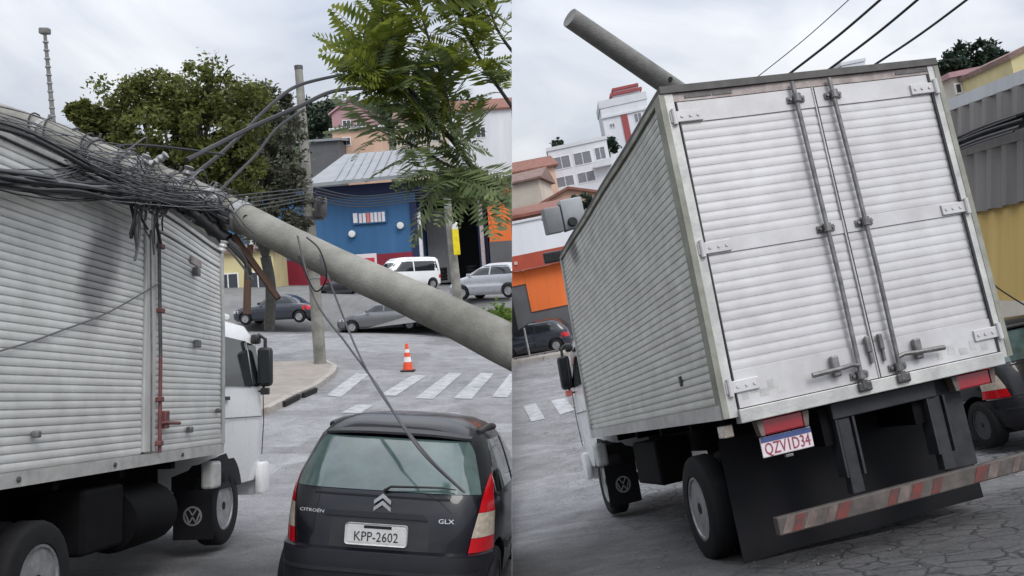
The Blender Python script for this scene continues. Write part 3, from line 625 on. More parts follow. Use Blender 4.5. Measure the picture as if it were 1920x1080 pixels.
        b().add([(sx(z), y, z) for y, z in P2] + [(sx(z) - s * .03, y, z) for y, z in P2], [(0, 1, 2, 3), (4, 5, 6, 7), (0, 1, 5, 4), (1, 2, 6, 5), (2, 3, 7, 6), (3, 0, 4, 7)]).build('quarter_window', 'glass_dark', cab)
        b().tube([(sx(.30), y0 + .08, .36), (sx(.3), y1 - .2, .36)], .006, 4).build('door_seam', 'black_plastic', cab)
        b().tube([(sx(.7), y1 - .14, .66), (sx(.3), y1 - .12, .3), (sx(-.05), y1 - .14, -.1)], .006, 4).build('door_seam', 'black_plastic', cab)
        b().box(s * 1.12 - .0, s * 1.12 + s * .03, y0 + .12, y0 + .26, .56, .60).build('door_handle', 'black_plastic', cab)
        # wheel arch
        Pa = [(5.62 + .50 * math.cos(a), -.52 + .50 * math.sin(a)) for a in [math.pi * k / 14 for k in range(15)]]
        Pa = [(max(y0 + .01, y), max(z, -.40)) for y, z in Pa]
        g = b(); g.add([(s * 1.10, y, z) for y, z in Pa] + [(s * .6, y, z) for y, z in Pa], [list(range(15)), list(range(29, 14, -1))] + [(i, i + 1, i + 16, i + 15) for i in range(14)])
        g.build('wheel_arch', 'interior_dark', cab)
        # mirror on its arm
        mx_, my = s * 1.21, y1 - .28
        mr = b().box(mx_ - .09, mx_ + .09, my - .07, my + .07, .72, 1.20, bev=.05).build('mirror', 'black_plastic', cab, True)
        b().box(mx_ - .07, mx_ + .07, my - .078, my - .071, .76, 1.16).build('mirror_glass', 'glass_dark', mr)
        b().tube([(s * 1.04, my + .05, 1.30), (s * 1.12, my + .03, 1.36), (mx_, my, 1.30), (mx_, my, 1.16)], .022, 8).build('mirror_arm', 'black_plastic', mr, True)
        b().tube([(s * 1.03, my + .05, .70), (s * 1.14, my + .03, .66), (mx_, my, .74)], .014, 8).build('mirror_arm', 'black_plastic', mr, True)
        b().box(mx_ - .05, mx_ + .05, my - .05, my + .03, .62, .705, bev=.012).build('side_repeater', 'lamp_orange' if s < 0 else 'black_plastic', mr)
        b().box(s * 1.10 - .05, s * 1.10 + .05, my - .09, my + .05, 1.24, 1.36, bev=.03).build('kerb_mirror', 'black_plastic', cab, True)
        b().box(min(s * 1.03, s * 1.13), max(s * 1.03, s * 1.13), y1 - .16, y1 + .14, -.58, -.20, bev=.035).build('bumper_end', 'white_paint', cab, True)
    b().box(-1.02, 1.02, y1 - .05, y1 + .15, -.60, -.18, bev=.05).build('front_bumper', 'white_paint', cab, True)
    b().box(-.9, .9, y1 - .27, y1 + .035, .70, 1.22).build('windscreen', 'glass_dark', cab)
    b().box(-.85, .85, y0 + .25, y1 - .50, 1.54, 1.60, bev=.02).build('roof_deflector', 'white_paint', cab)
    b().tube([(s_ * .9, y1 - .2, 1.0) for s_ in (-1, 1)], .02, 6).build('visor', 'black_plastic', cab)
    return root

def rotv(v):
    v = Vector(v); return Matrix.Rotation(v.length, 4, v.normalized())
# left-hand truck: its right-hand side, front top corner crushed under the pole
SIDE = 'L'
RL = rotv((-.12, -.039, -.0567)); FLc = Vector((-3.0714, 9.654, -1.7568 + CZ))
TLo = FLc - RL @ Vector((W / 2, L, 0))
ML = Matrix.Translation(TLo) @ RL
def D_left(p):
    p = Vector(p); w = sm((p.y - 3.2) / 2.4) * sm((p.z - 1.0) / 1.4) * sm((p.x + .4) / 1.5)
    if p.y > L + .05: w = 0
    q = Vector((p.x - .02 * w, p.y, p.z - .17 * w))
    if p.y < L and p.z > 0: q.x += .006 * math.sin(p.y * 3.1 + p.z * 1.7) * math.sin(p.z * 2.3)
    return q
truck_l = thing('box_truck', 'white box truck seen from its right side, roof corner crushed under the fallen pole', 'truck', ML)
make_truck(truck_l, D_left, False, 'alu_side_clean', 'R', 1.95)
# right-hand truck: rear doors towards the camera, box racked out of square
SIDE = 'R'
RRm = rotv((-0.1934, -0.15, 0.2644)); TRo = Vector((2.60931, 6.50232, -0.70202 + CZ)); MR = Matrix.Translation(TRo) @ RRm
def D_right(p):
    p = Vector(p); b = .1688; yy = p.y
    return Vector((p.x + .012 * p.z + b * yy + (.005 * math.sin(p.y * 2.9 + p.z * 1.9) if p.z > 0 and p.y < L else 0), p.y + (.004 * math.sin(p.x * 5 + p.z * 2.3) if -.2 < p.y < .1 and p.z > .05 else 0), p.z + .0361 * p.x))
truck_r = thing('box_truck', 'box truck seen from behind with ribbed silver rear doors closed and tilted to one side', 'truck', MR)
make_truck(truck_r, D_right, True, 'alu_side', 'L', 1.25)

# ------------------------------------------------------------------ cars
HATCH = dict(n=5.6, rings=[(.17, .70, .10, 3.66), (.24, .78, .03, 3.76), (.34, .82, .0, 3.82), (.50, .835, .0, 3.84), (.585, .835, .012, 3.83), (.60, .825, .06, 3.81), (.72, .83, .075, 3.74), (.84, .825, .10, 3.60), (.93, .815, .13, 3.30), (.99, .80, .155, 3.02), (1.10, .765, .225, 2.80), (1.24, .715, .335, 2.52), (1.36, .665, .44, 2.28), (1.425, .615, .53, 2.12), (1.475, .55, .61, 2.02), (1.52, .44, .76, 1.88), (1.545, .24, 1.05, 1.62)])
SEDAN = dict(n=4.6, rings=[(.18, .70, .10, 4.2), (.30, .82, .0, 4.32), (.55, .84, .0, 4.34), (.72, .83, .03, 4.28), (.86, .80, .10, 4.0), (.91, .76, .35, 3.3), (.95, .74, .72, 3.12), (1.15, .68, .95, 2.80), (1.32, .60, 1.25, 2.45), (1.39, .48, 1.5, 2.2), (1.41, .25, 1.7, 2.0)])
VAN = dict(n=5.5, rings=[(.2, .74, .1, 4.1), (.32, .84, .0, 4.25), (.6, .86, .0, 4.27), (.85, .86, .0, 4.1), (1.0, .85, .01, 3.75), (1.1, .84, .02, 3.5), (1.4, .80, .06, 3.1), (1.65, .75, .12, 2.85), (1.78, .66, .25, 2.65), (1.83, .4, .6, 2.2)])
def prof(spec, z):
    r = spec['rings']; return tuple(interp([(q[0], q[i]) for q in r], z) for i in (1, 2, 3))
def rear_y(spec, x, z):
    w, a, b = prof(spec, z); n = spec['n']; return (a + b) / 2 - (b - a) / 2 * max(0.0, 1 - min(1, abs(x / w)) ** n) ** (1 / n)
def front_y(spec, x, z):
    w, a, b = prof(spec, z); n = spec['n']; return (a + b) / 2 + (b - a) / 2 * max(0.0, 1 - min(1, abs(x / w)) ** n) ** (1 / n)
def side_x(spec, y, z):
    w, a, b = prof(spec, z); n = spec['n']; return w * max(0.0, 1 - min(1, abs((y - (a + b) / 2) / ((b - a) / 2))) ** n) ** (1 / n)
def shell(g, fn, nu, nv):
    """a thin closed shell: fn(u, v, k) with k=1 outside, 0 inside"""
    A = [fn(i / nu, j / nv, 1) for i in range(nu + 1) for j in range(nv + 1)]; B = [fn(i / nu, j / nv, 0) for i in range(nu + 1) for j in range(nv + 1)]
    o = len(A); c = nv + 1; fs = []
    for i in range(nu):
        for j in range(nv):
            fs.append((i * c + j, (i + 1) * c + j, (i + 1) * c + j + 1, i * c + j + 1)); fs.append((o + i * c + j, o + i * c + j + 1, o + (i + 1) * c + j + 1, o + (i + 1) * c + j))
    for i in range(nu):
        for j in (0, nv): fs.append((i * c + j, (i + 1) * c + j, o + (i + 1) * c + j, o + i * c + j))
    for j in range(nv):
        for i in (0, nu): fs.append((i * c + j, i * c + j + 1, o + i * c + j + 1, o + i * c + j))
    g.add(A + B, fs); return g
def rear_patch(spec, rows, off=.006, nu=12, nv=8):
    g = MB(); zs = [r[0] for r in rows]
    def fn(u, v, k):
        z = zs[0] + (zs[-1] - zs[0]) * v; x0 = interp([(r[0], r[1]) for r in rows], z); x1 = interp([(r[0], r[2]) for r in rows], z)
        x = x0 + (x1 - x0) * u; return (x, rear_y(spec, x, z) - (off if k else -.012), z)
    return shell(g, fn, nu, nv)
def front_patch(spec, rows, off=.006, nu=10, nv=5):
    g = MB(); zs = [r[0] for r in rows]
    def fn(u, v, k):
        z = zs[0] + (zs[-1] - zs[0]) * v; x0 = interp([(r[0], r[1]) for r in rows], z); x1 = interp([(r[0], r[2]) for r in rows], z)
        x = x0 + (x1 - x0) * u; return (x, front_y(spec, x, z) + (off if k else -.012), z)
    return shell(g, fn, nu, nv)
def side_patch(spec, rows, s, off=.006, nu=12, nv=6):
    g = MB(); zs = [r[0] for r in rows]
    def fn(u, v, k):
        z = zs[0] + (zs[-1] - zs[0]) * v; y0 = interp([(r[0], r[1]) for r in rows], z); y1 = interp([(r[0], r[2]) for r in rows], z)
        y = y0 + (y1 - y0) * u; return (s * (side_x(spec, y, z) + (off if k else -.012)), y, z)
    return shell(g, fn, nu, nv)
def hull(spec, seg, root, paint, arches, dense=False):
    g = MB(); rings = spec['rings']
    if dense:
        zz = []
        for a, b in zip(rings, rings[1:]): zz += [a[0], (a[0] + b[0]) / 2]
        zz.append(rings[-1][0]); rings = [(z, *prof(spec, z)) for z in zz]
    e = 2 / spec['n']; vs = []
    for z, w, a, b in rings:
        for k in range(seg):
            t = 2 * math.pi * (k + .5) / seg; c, s_ = math.cos(t), math.sin(t)
            vs.append((w * math.copysign(abs(c) ** e, c), (a + b) / 2 + (b - a) / 2 * math.copysign(abs(s_) ** e, s_), z))
    fs = [(i * seg + k, i * seg + (k + 1) % seg, (i + 1) * seg + (k + 1) % seg, (i + 1) * seg + k) for i in range(len(rings) - 1) for k in range(seg)]
    fs += [list(range(seg)), [(len(rings) - 1) * seg + k for k in range(seg)]]
    o = g.add(vs, fs).build('body', paint, root, True)
    if arches:
        c = MB()
        for y, z, r in arches:
            for s in (-1, 1): c.lathe([(r, .55), (r, 1.1)], 28, Matrix.Translation((0, y, z)) @ Matrix.Scale(s, 4, (1, 0, 0)))
        co = c.build('cutter', 'interior_dark')
        md = o.modifiers.new('b', 'BOOLEAN'); md.object = co; md.operation = 'DIFFERENCE'; md.solver = 'EXACT'
        mw = root.matrix_world.copy(); root.matrix_world = Matrix(); bpy.context.view_layer.update()
        me = bpy.data.meshes.new_from_object(o.evaluated_get(bpy.context.evaluated_depsgraph_get()))
        o.modifiers.clear(); o.data = me; root.matrix_world = mw
        me.materials.clear(); me.materials.append(M_[paint])
        try: me.set_sharp_from_angle(angle=R(38))
        except Exception: pass
        LINKED.pop(); bpy.data.objects.remove(co); bpy.context.view_layer.update()
    return o
def make_hatch(root, writing):
    S = HATCH; body = hull(S, 96, root, 'car_black', [(.62, .30, .355), (3.05, .30, .355)], True)
    rear_patch(S, [(1.0, -.69, .69), (1.10, -.665, .665), (1.30, -.60, .60), (1.365, -.55, .55)], .008, 24, 8).build('rear_window', 'glass_teal', root, True)
    rear_patch(S, [(.24, -.775, .775), (.44, -.80, .80), (.575, -.80, .80)], .014, 28, 6).build('rear_bumper', 'bumper_grey', root, True)
    rear_patch(S, [(.445, -.72, .72), (.47, -.72, .72)], .026, 24, 1).build('bumper_strip', 'black_plastic', root, True)
    # spoiler lip over the window
    def sp(u, v, k):
        x = -.565 + 1.13 * u; y = rear_y(S, x, 1.385); return (x, y - .055 + .20 * v, (1.392 + .04 * v - .03 * (abs(x) / .6) ** 3) + (.018 if k else 0))
    shell(MB(), sp, 20, 3).build('spoiler', 'black_plastic', root, True)
    # tail lamps, three bands each
    for s in (-1, 1):
        def rw(z0, z1, x0, x1, x2, x3): return [(z0, min(s * x0, s * x1), max(s * x0, s * x1)), (z1, min(s * x2, s * x3), max(s * x2, s * x3))]
        tl = rear_patch(S, rw(.60, .700, .635, .785, .650, .785), .012, 10, 4).build('tail_lamp', 'lamp_red', root, True)
        rear_patch(S, rw(.703, .872, .651, .785, .685, .780), .012, 10, 4).build('clear_lens', 'lamp_clear', tl, True)
        rear_patch(S, rw(.875, 1.13, .686, .780, .722, .742), .012, 8, 6).build('upper_lens', 'lamp_red', tl, True)
        wn = side_patch(S, [(1.0, .55, 2.88), (1.12, .58, 2.72), (1.33, .78, 2.34), (1.37, .85, 2.28)], s, .006, 16, 6).build('side_window', 'glass_dark', root, True)
        for y in (1.62,): side_patch(S, [(1.0, y, y + .05), (1.37, y, y + .05)], s, .012, 2, 5).build('pillar', 'black_plastic', wn, True)
        MB().tube([(s * (side_x(S, y, 1.41) - .02), y, 1.425 + .035 * math.sin(math.pi * min(1, max(0, (y - .72) / 1.3))) ) for y in [.74 + .1 * k for k in range(14)]], .024, 8).build('roof_rail', 'black_plastic', root, True)
        side_patch(S, [(.52, .98, 2.68), (.58, .98, 2.68)], s, .014, 8, 2).build('rub_strip', 'black_plastic', root, True)
        for y0, y1 in ((.98, 1.66),): side_patch(S, [(.36, y1, y1 + .006), (.98, y1, y1 + .006)], s, .004, 1, 6).build('door_seam', 'interior_dark', root)
        wheel(root, s * .72, .62, .295, .295, .19, s, rim='rim_dark'); wheel(root, s * .72, 3.05, .295, .295, .19, s, rim='rim_dark')
        MB().box(s * .86 - .09, s * .86 + .09, 2.52, 2.64, .98, 1.12, bev=.03).build('mirror', 'car_black', root, True)
    MB().box(-.62, .62, .35, 3.3, .16, .30).build('underbody', 'interior_dark', root)
    front_patch(S, [(1.02, -.62, .62), (1.36, -.52, .52)], .006, 14, 6).build('windscreen', 'glass_dark', root, True)
    # number plate recess and plate
    rear_patch(S, [(.60, -.36, .36), (.80, -.36, .36)], .004, 10, 3).build('plate_recess', 'black_plastic', root, True)
    rear_patch(S, [(.815, -.42, .34), (.85, -.40, .30)], .022, 12, 2).build('plate_trim', 'bumper_grey', root, True)
    y = rear_y(S, 0, .70) - .012
    pl = MB().box(-.245, .205, y - .012, y, .625, .775, bev=.02).build('licence_plate', 'plate_white', root)
    rear_patch(S, [(.955, -.52, .48), (.968, -.52, .48)], .006, 14, 1).build('tailgate_seam', 'interior_dark', root)
    yw = rear_y(S, .2, 1.0) - .03
    MB().tube([(.0, yw + .01, 1.0), (.05, yw - .01, 1.035), (.42, yw + .02, 1.045), (.52, yw + .03, 1.035)], [.014, .009, .007, .004], 8).build('wiper', 'black_plastic', root, True)
    if writing:
        def put(name, body, size, x, z, m, par, off, xs=1.0):
            yy = rear_y(S, x, z); ang = math.atan2(rear_y(S, x + .05, z) - rear_y(S, x - .05, z), .1)
            text_mesh(name, body, size, m, par, Matrix.Translation((x, yy - off, z)) @ Matrix.Rotation(ang, 4, 'Z') @ Matrix.Rotation(R(90 - 12), 4, 'X'), None, .002, xs=xs)
        text_mesh('plate_lettering', 'KPP-2602', .095, 'plate_text', pl, Matrix.Translation((-.02, y - .0135, .682)) @ Matrix.Rotation(R(90), 4, 'X'), None, .0012, xs=.86)
        MB().box(-.11, .09, y - .0135, y - .0125, .742, .762).build('plate_band', 'bumper_grey', pl)
        put('maker_lettering', 'CITROËN', .032, -.515, .835, 'chrome', root, .012, 1.5)
        put('trim_lettering', 'GLX', .045, .47, .815, 'chrome', root, .014, 1.3)
        yb = rear_y(S, 0, .91) - .012; g = MB()
        for dz in (0, .05):     # two stacked chevrons
            for s in (-1, 1):
                g.prism([(0, .935 + dz), (s * .062, .885 + dz), (s * .062, .858 + dz), (0, .903 + dz)], yb - .012, yb)
        g.build('emblem', 'chrome', root)
    return root
def make_car(root, spec, paint, glass='glass_dark', rim='rim_steel'):
    L_ = max(r[3] for r in spec['rings']); top = spec['rings'][-1][0]
    wa = (.72, L_ - .82)
    hull(spec, 40, root, paint, [(wa[0], .31, .36), (wa[1], .31, .36)])
    belt = 1.0 if spec is not SEDAN else .96; ht = top - .13
    a0, a1 = prof(spec, belt)[1:]; b0, b1 = prof(spec, ht)[1:]
    for s in (-1, 1):
        wn = side_patch(spec, [(belt + .03, a0 + .30, a1 - .22), (ht, b0 + .28, b1 - .15)], s, .006, 10, 4).build('side_window', glass, root, True)
        m = (a0 + a1) / 2; side_patch(spec, [(belt + .03, m, m + .07), (ht, m, m + .07)], s, .012, 1, 3).build('pillar', paint, wn, True)
        for y in wa: wheel(root, s * .74, y, .30, .30, .19, s, n=16, nuts=False, rim=rim)
        rear_patch(spec, [(.62, min(s * .55, s * .78), max(s * .55, s * .78)), (.82, min(s * .55, s * .76), max(s * .55, s * .76))], .01, 4, 2).build('tail_lamp', 'lamp_red', root)
        front_patch(spec, [(.58, min(s * .45, s * .76), max(s * .45, s * .76)), (.72, min(s * .45, s * .74), max(s * .45, s * .74))], .01, 4, 2).build('headlight', 'chrome', root)
        MB().box(s * .86 - .08, s * .86 + .08, a1 - .42, a1 - .30, belt, belt + .12, bev=.02).build('mirror', paint, root)
    w0 = prof(spec, belt + .05)[0]; w1 = prof(spec, ht)[0]
    rear_patch(spec, [(belt + .05, -w0 * .82, w0 * .82), (ht, -w1 * .78, w1 * .78)], .006, 8, 3).build('rear_window', glass, root, True)
    front_patch(spec, [(belt + .05, -w0 * .86, w0 * .86), (ht, -w1 * .82, w1 * .82)], .006, 8, 3).build('windscreen', glass, root, True)
    front_patch(spec, [(.28, -.6, .6), (.46, -.6, .6)], .01, 6, 2).build('front_bumper', 'black_plastic', root)
    return root

SIDE = 'L'
cp = at(694, 540, 6.32); cp.z = hL(cp.x, cp.y) - .06
car_l = thing('hatchback', 'black hatchback seen from behind with a loose cable across its rear window', 'car', frame(cp, 2.5, -5.0, -6.5))
bpy.context.view_layer.update(); make_hatch(car_l, True)
SIDE = 'R'
wc = at(1842, 797, 11.3); Mr = frame(Vector((0, 0, 0)), -11.0, 6, -9)
car_r = thing('hatchback', 'black hatchback at the right edge, partly hidden behind the truck and its striped bar', 'car', Matrix.Translation(wc - (Mr @ Vector((-.80, .62, .295)))) @ Mr)
bpy.context.view_layer.update(); make_hatch(car_r, False)
SIDE = 'L'
def parked(name, label, px, py, d, spec, paint, yaw, roll=-3, rim='rim_steel', dz=0):
    c = at(px, py, d); Lh = max(r[3] for r in spec['rings']) / 2
    M = frame(Vector((0, 0, 0)), roll, yaw); o = thing(name, label, 'car', Matrix.Translation(c - (M @ Vector((0, Lh, 0)))) @ M, 'cars parked across the junction')
    bpy.context.view_layer.update(); return make_car(o, spec, paint, rim=rim)
parked('parked_car', 'grey saloon car standing across the junction below the leaning pole', 718, 621, 44.5, SEDAN, 'car_grey', 88)
parked('parked_car', 'dark blue car parked beyond the pavement corner, beside the standing pole', 522, 606, 45, SEDAN, 'car_dark', 80)
parked('parked_car', 'black car in the shade between the standing pole and the white van', 655, 566, 50, HATCH, 'car_black', 60)
parked('parked_car', 'silver hatchback parked in front of the dark garage opening', 925, 559, 40, HATCH, 'car_silver', 62)
parked('parked_van', 'rounded white van parked below the blue shop wall', 757, 545, 50, VAN, 'white_paint', 128)
SIDE = 'R'
parked('parked_car', 'dark car parked in front of the grey and orange building', 1006, 664, 42.5, HATCH, 'car_dark', 75, -11.5)

# ------------------------------------------------------------------ fallen pole with its fittings (left)
SIDE = 'L'
A0 = at(960, 651, 7.0); A1 = at(330, 350, 8.75); AX = (A1 - A0)
def on_axis(t): return A0 + AX * t - Vector((0, 0, .22 * max(0, t - 1.0) ** 1.5))
T_END = 1.95
pole_l = thing('fallen_pole', 'long grey concrete utility pole fallen slantwise across the truck roof corner', 'utility pole', Matrix.Translation(A0))
Mi = Matrix.Translation(-A0)
def rad(t): return interp([(-.3, .178), (0, .170), (.45, .142), (1.0, .136), (2.2, .128)], t)
ts = [-.12 + (T_END + .12) * k / 60 for k in range(61)]
g = MB(); g.tube([on_axis(t) + Vector((0, 0, .01 * math.sin(t * 9))) for t in ts], [rad(t) * (1 + .012 * math.sin(t * 37)) for t in ts], 20, True, Mi); g.build('shaft', 'concrete_pole', pole_l, True)
axn = AX.normalized(); up = Vector((0, 0, 1)); sd_ = axn.cross(up).normalized(); upn = sd_.cross(axn).normalized()
def px_t(px):                       # parameter on the axis whose image column is px
    lo, hi = 0.0, 2.2
    for _ in range(40):
        m = (lo + hi) / 2; p = on_axis(m)
        if 960 + F * p.x / p.y > px: lo = m
        else: hi = m
    return lo
def ring(t, w=.07, e=.02, m='galvanised', name='band_clamp'):
    g = MB(); r = rad(t) + e; g.tube([on_axis(t) - axn * w / 2, on_axis(t) + axn * w / 2], r, 20, True, Mi)
    for s in (-1, 1): g.tube([on_axis(t) + upn * s * (r - .01), on_axis(t) + upn * s * (r + .05)], .014, 6, True, Mi)
    g.build(name, m, pole_l)
for px, w, m in ((452, .10, 'galvanised'), (420, .14, 'steel_dark'), (395, .10, 'galvanised'), (352, .08, 'galvanised'), (330, .05, 'steel_dark'), (286, .08, 'galvanised'), (268, .06, 'galvanised'), (240, .08, 'steel_dark'), (180, .07, 'steel_dark'), (85, .07, 'galvanised')):
    ring(px_t(px), w, .016, m)
def bit(px, off_up, off_cam, size, m, name, ln=.2, tilt=0.3):
    t = px_t(px); c = on_axis(t) + upn * off_up - sd_ * 0 + Vector((0, -1, 0)) * off_cam
    g = MB(); g.lathe([(size * .5, -ln / 2), (size, -ln / 2 + .01), (size * .7, -ln * .2), (size, 0), (size * .7, ln * .2), (size, ln / 2 - .01), (size * .4, ln / 2)], 12, Mi @ Matrix.Translation(c) @ Matrix.Rotation(tilt, 4, 'Y'), axis='z'); g.build(name, m, pole_l, True)
bit(278, .10, .16, .045, 'galvanised', 'insulator', .16); bit(300, .20, .10, .04, 'galvanised', 'insulator', .14, .9); bit(408, .05, .17, .05, 'galvanised', 'insulator', .16, -.4)
bit(350, .17, .1, .05, 'steel_rod', 'insulator', .15); bit(372, -.10, .2, .035, 'yellow_tag', 'tag', .06, 1.2); bit(262, -.16, .16, .06, 'cable', 'splice_closure', .4, 1.3); bit(422, -.20, .17, .075, 'cable', 'splice_closure', .34, -.9); bit(445, -.30, .16, .04, 'porcelain', 'insulator', .1)
bit(390, -.12, .17, .05, 'steel_dark', 'insulator', .18, 1.0); bit(310, -.15, .19, .05, 'cable', 'splice_closure', .5, 1.35); bit(235, -.10, .15, .05, 'cable', 'splice_closure', .35, 1.2)
g = MB(); g.lathe([(.03, 0), (.03, .05)], 10, Mi @ Matrix.Translation(on_axis(px_t(470)) + Vector((0, -rad(.5) * .99, .03))), axis='y'); g.build('bolt_hole', 'interior_dark', pole_l)
# wooden cross arm broken loose below the pole
a, b_ = at(438, 442, 8.35), at(522, 560, 8.2)
t_ = (b_ - a).normalized()
arm = MB(); arm.tube([a, a.lerp(b_, .5), b_], [.036, .036, .032], 4); oa = arm.build('cross_arm', 'wood_arm'); tag(oa, 'dark brown wooden cross arm hanging loose under the fallen pole', 'cross arm')
sq = MB()
# ------------------------------------------------------------------ cables
def smooth_path(P, n=10):
    P = [Vector(p) for p in P]; out = []
    for i in range(len(P) - 1):
        p0 = P[max(i - 1, 0)]; p1 = P[i]; p2 = P[i + 1]; p3 = P[min(i + 2, len(P) - 1)]
        for k in range(n):
            t = k / n; out.append(.5 * ((2 * p1) + (p2 - p0) * t + (2 * p0 - 5 * p1 + 4 * p2 - p3) * t * t + (-p0 + 3 * p1 - 3 * p2 + p3) * t ** 3))
    out.append(P[-1]); return out
def cable(P, r, label, group=None, m='cable', n=10, seg=6, name='cable', cat='cable'):
    o = MB().tube(smooth_path(P, n), r, seg).build(name, m, None, True); return tag(o, label, cat, group)
MLi = ML.inverted()
def onside(px, py, off):
    o = MLi @ Vector((0, 0, CZ)); d = MLi.to_3x3() @ Vector(((px - 960) / F, 1, -(py - 540) / F)); t = (W / 2 + off - o.x) / d.x; return ML @ (o + d * t)
rc = random.Random(11)
for k in range(15):
    o_ = rc.uniform(-14, 18); m = rc.choice(['cable', 'cable', 'cable_grey'])
    P = [onside(-40, 322 + o_ + rc.uniform(-6, 6), rc.uniform(.10, .28)), onside(60, 338 + o_ + rc.uniform(-6, 6), rc.uniform(.10, .26)), onside(150, 350 + o_ * .8 + rc.uniform(-5, 5), rc.uniform(.10, .24)), onside(235, 362 + o_ * .7 + rc.uniform(-7, 7), rc.uniform(.1, .2)), onside(300, 372 + o_ * .6 + rc.uniform(-9, 9), rc.uniform(.12, .25)), at(360, 378 + o_ * .5 + rc.uniform(-6, 6), 8.3), at(428, 402 + o_ * .5 + rc.uniform(-8, 8), 8.2)]
    cable(P, rc.uniform(.008, .017), 'cable in the black bundle stretched across the top of the ribbed truck side', 'bundle of cables across the truck side', m)
for k in range(8):
    o_ = rc.uniform(-10, 10)
    P = [onside(-30, 226 + o_, .12), onside(60, 256 + o_ + rc.uniform(-4, 4), .1), onside(170, 312 + o_ + rc.uniform(-4, 4), .1), onside(240, 350 + o_ * .6, .14), at(330, 385 + o_ * .4, 8.4)]
    cable(P, rc.uniform(.007, .013), 'cable lying along the upper edge of the truck roof', 'cables along the truck roof edge')
for k in range(14):
    x0 = rc.uniform(245, 318); y0 = rc.uniform(375, 400); ln = rc.uniform(25, 95) if x0 < 300 else rc.uniform(12, 40); o1 = rc.uniform(.08, .2)
    P = [onside(x0, y0, o1), onside(x0 + rc.uniform(-8, 8), y0 + ln * .5, o1 + .02), onside(x0 + rc.uniform(-12, 10), y0 + ln, o1)]
    cable(P, rc.uniform(.007, .014), 'loose cable end dangling from the bundle beside the truck side door', 'dangling cable ends', rc.choice(['cable', 'cable', 'cable_grey']))
for k in range(7):
    x0 = rc.uniform(240, 330)
    P = [onside(x0, 378 + rc.uniform(-8, 8), .15), onside(x0 + 20, 398 + rc.uniform(-5, 10), .2), onside(x0 + 45, 380 + rc.uniform(-8, 8), .18), at(x0 + 80, 392 + rc.uniform(-8, 8), 8.3)]
    cable(P, rc.uniform(.007, .013), 'looped cable knotted under the fallen pole', 'looped cables under the pole')
for k in range(9):
    o_ = rc.uniform(-16, 16)
    P = [at(335, 390 + o_ * .5, 8.4), at(380, 415 + o_ * .6, 8.3), at(425, 455 + o_ * .7, 8.3), at(458, 490 + o_, 8.3), at(470 + o_ * .3, 512 + abs(o_), 8.3)]
    cable(P, rc.uniform(.008, .018), 'dark cable bent over the crushed roof corner of the truck', 'cables over the roof corner', rc.choice(['cable', 'cable_grey']))
for k in range(52):             # a fan of thin strands over the roof edge and the pole
    ya = rc.uniform(188, 348); e = rc.uniform(215, 430); ye = 300 + (e - 255) * .52 + rc.uniform(-18, 26); d1 = rc.uniform(7.6, 8.1)
    P = [at(-30, ya, 5.7 + (345 - ya) * .008), at(60 + rc.uniform(-10, 10), ya + (ye - ya) * .18 + rc.uniform(2, 20), 6.1 + (345 - ya) * .006), at(150, ya + (ye - ya) * .5 + rc.uniform(0, 16), 6.9), at(e * .8, ye - 12 + rc.uniform(-6, 10), d1 - .35), at(e, ye - 2, d1)] + ([at(e + rc.uniform(12, 45), ye - rc.uniform(0, 26), d1 + .5), at(e + rc.uniform(30, 60), ye + rc.uniform(0, 40), d1 + 1.1)] if k % 3 == 0 else [at(e + rc.uniform(15, 40), ye + rc.uniform(18, 34), d1 + .25), at(e + rc.uniform(40, 70), ye + rc.uniform(30, 60), d1 + .7)])
    cable(P, rc.uniform(.0028, .0058), 'thin strand in the web of wires fanned over the truck roof edge', 'web of thin wires over the roof', rc.choice(['cable', 'cable_grey', 'cable_grey']), 6, 5)
for k in range(5):              # strands wound round the pole
    ta, tb = px_t(440 - 75 * k), px_t(300 - 70 * k); ph = rc.uniform(0, 6); sw = rc.uniform(.22, .5)
    P = [on_axis(ta + (tb - ta) * q / 24) + (upn * math.cos(ph + q * sw) + sd_ * math.sin(ph + q * sw)) * (rad(ta) + .016 + .02 * abs(math.sin(q * .8 + ph))) for q in range(25)]
    cable(P, rc.uniform(.007, .012), 'cable wound in loops round the upper part of the fallen pole', 'cables wound round the pole', 'cable', 2, 5)
cable([onside(-20, 664, .02), onside(60, 640, .015), onside(120, 618, .015), onside(190, 592, .015), onside(250, 560, .02), onside(300, 530, .03)], .006, 'thin single wire trailing diagonally down the truck side', None, 'cable_grey')
cable([at(558, 442, 7.75), at(590, 560, 7.6), at(650, 645, 7.2), at(708, 724, 6.8), at(752, 795, 6.35), at(800, 858, 6.15), at(868, 921, 6.1)], .0095, 'grey cable hanging from the pole onto the car rear window, ending at the wiper', 'cables hanging on the car', 'cable_grey')
cable([at(600, 478, 7.7), at(640, 585, 7.5), at(672, 662, 7.1), at(704, 722, 6.78), at(758, 800, 6.33), at(812, 866, 6.13), at(872, 924, 6.09)], .0085, 'slightly thinner cable twisted round the one hanging on the car rear window', 'cables hanging on the car', 'cable_grey')
cable([at(575, 445, 7.6), at(600, 470, 7.5), at(612, 520, 7.5), at(590, 545, 7.6), at(560, 480, 7.6)], .007, 'thin wire looped round the fallen pole above the pavement corner', None, 'cable')
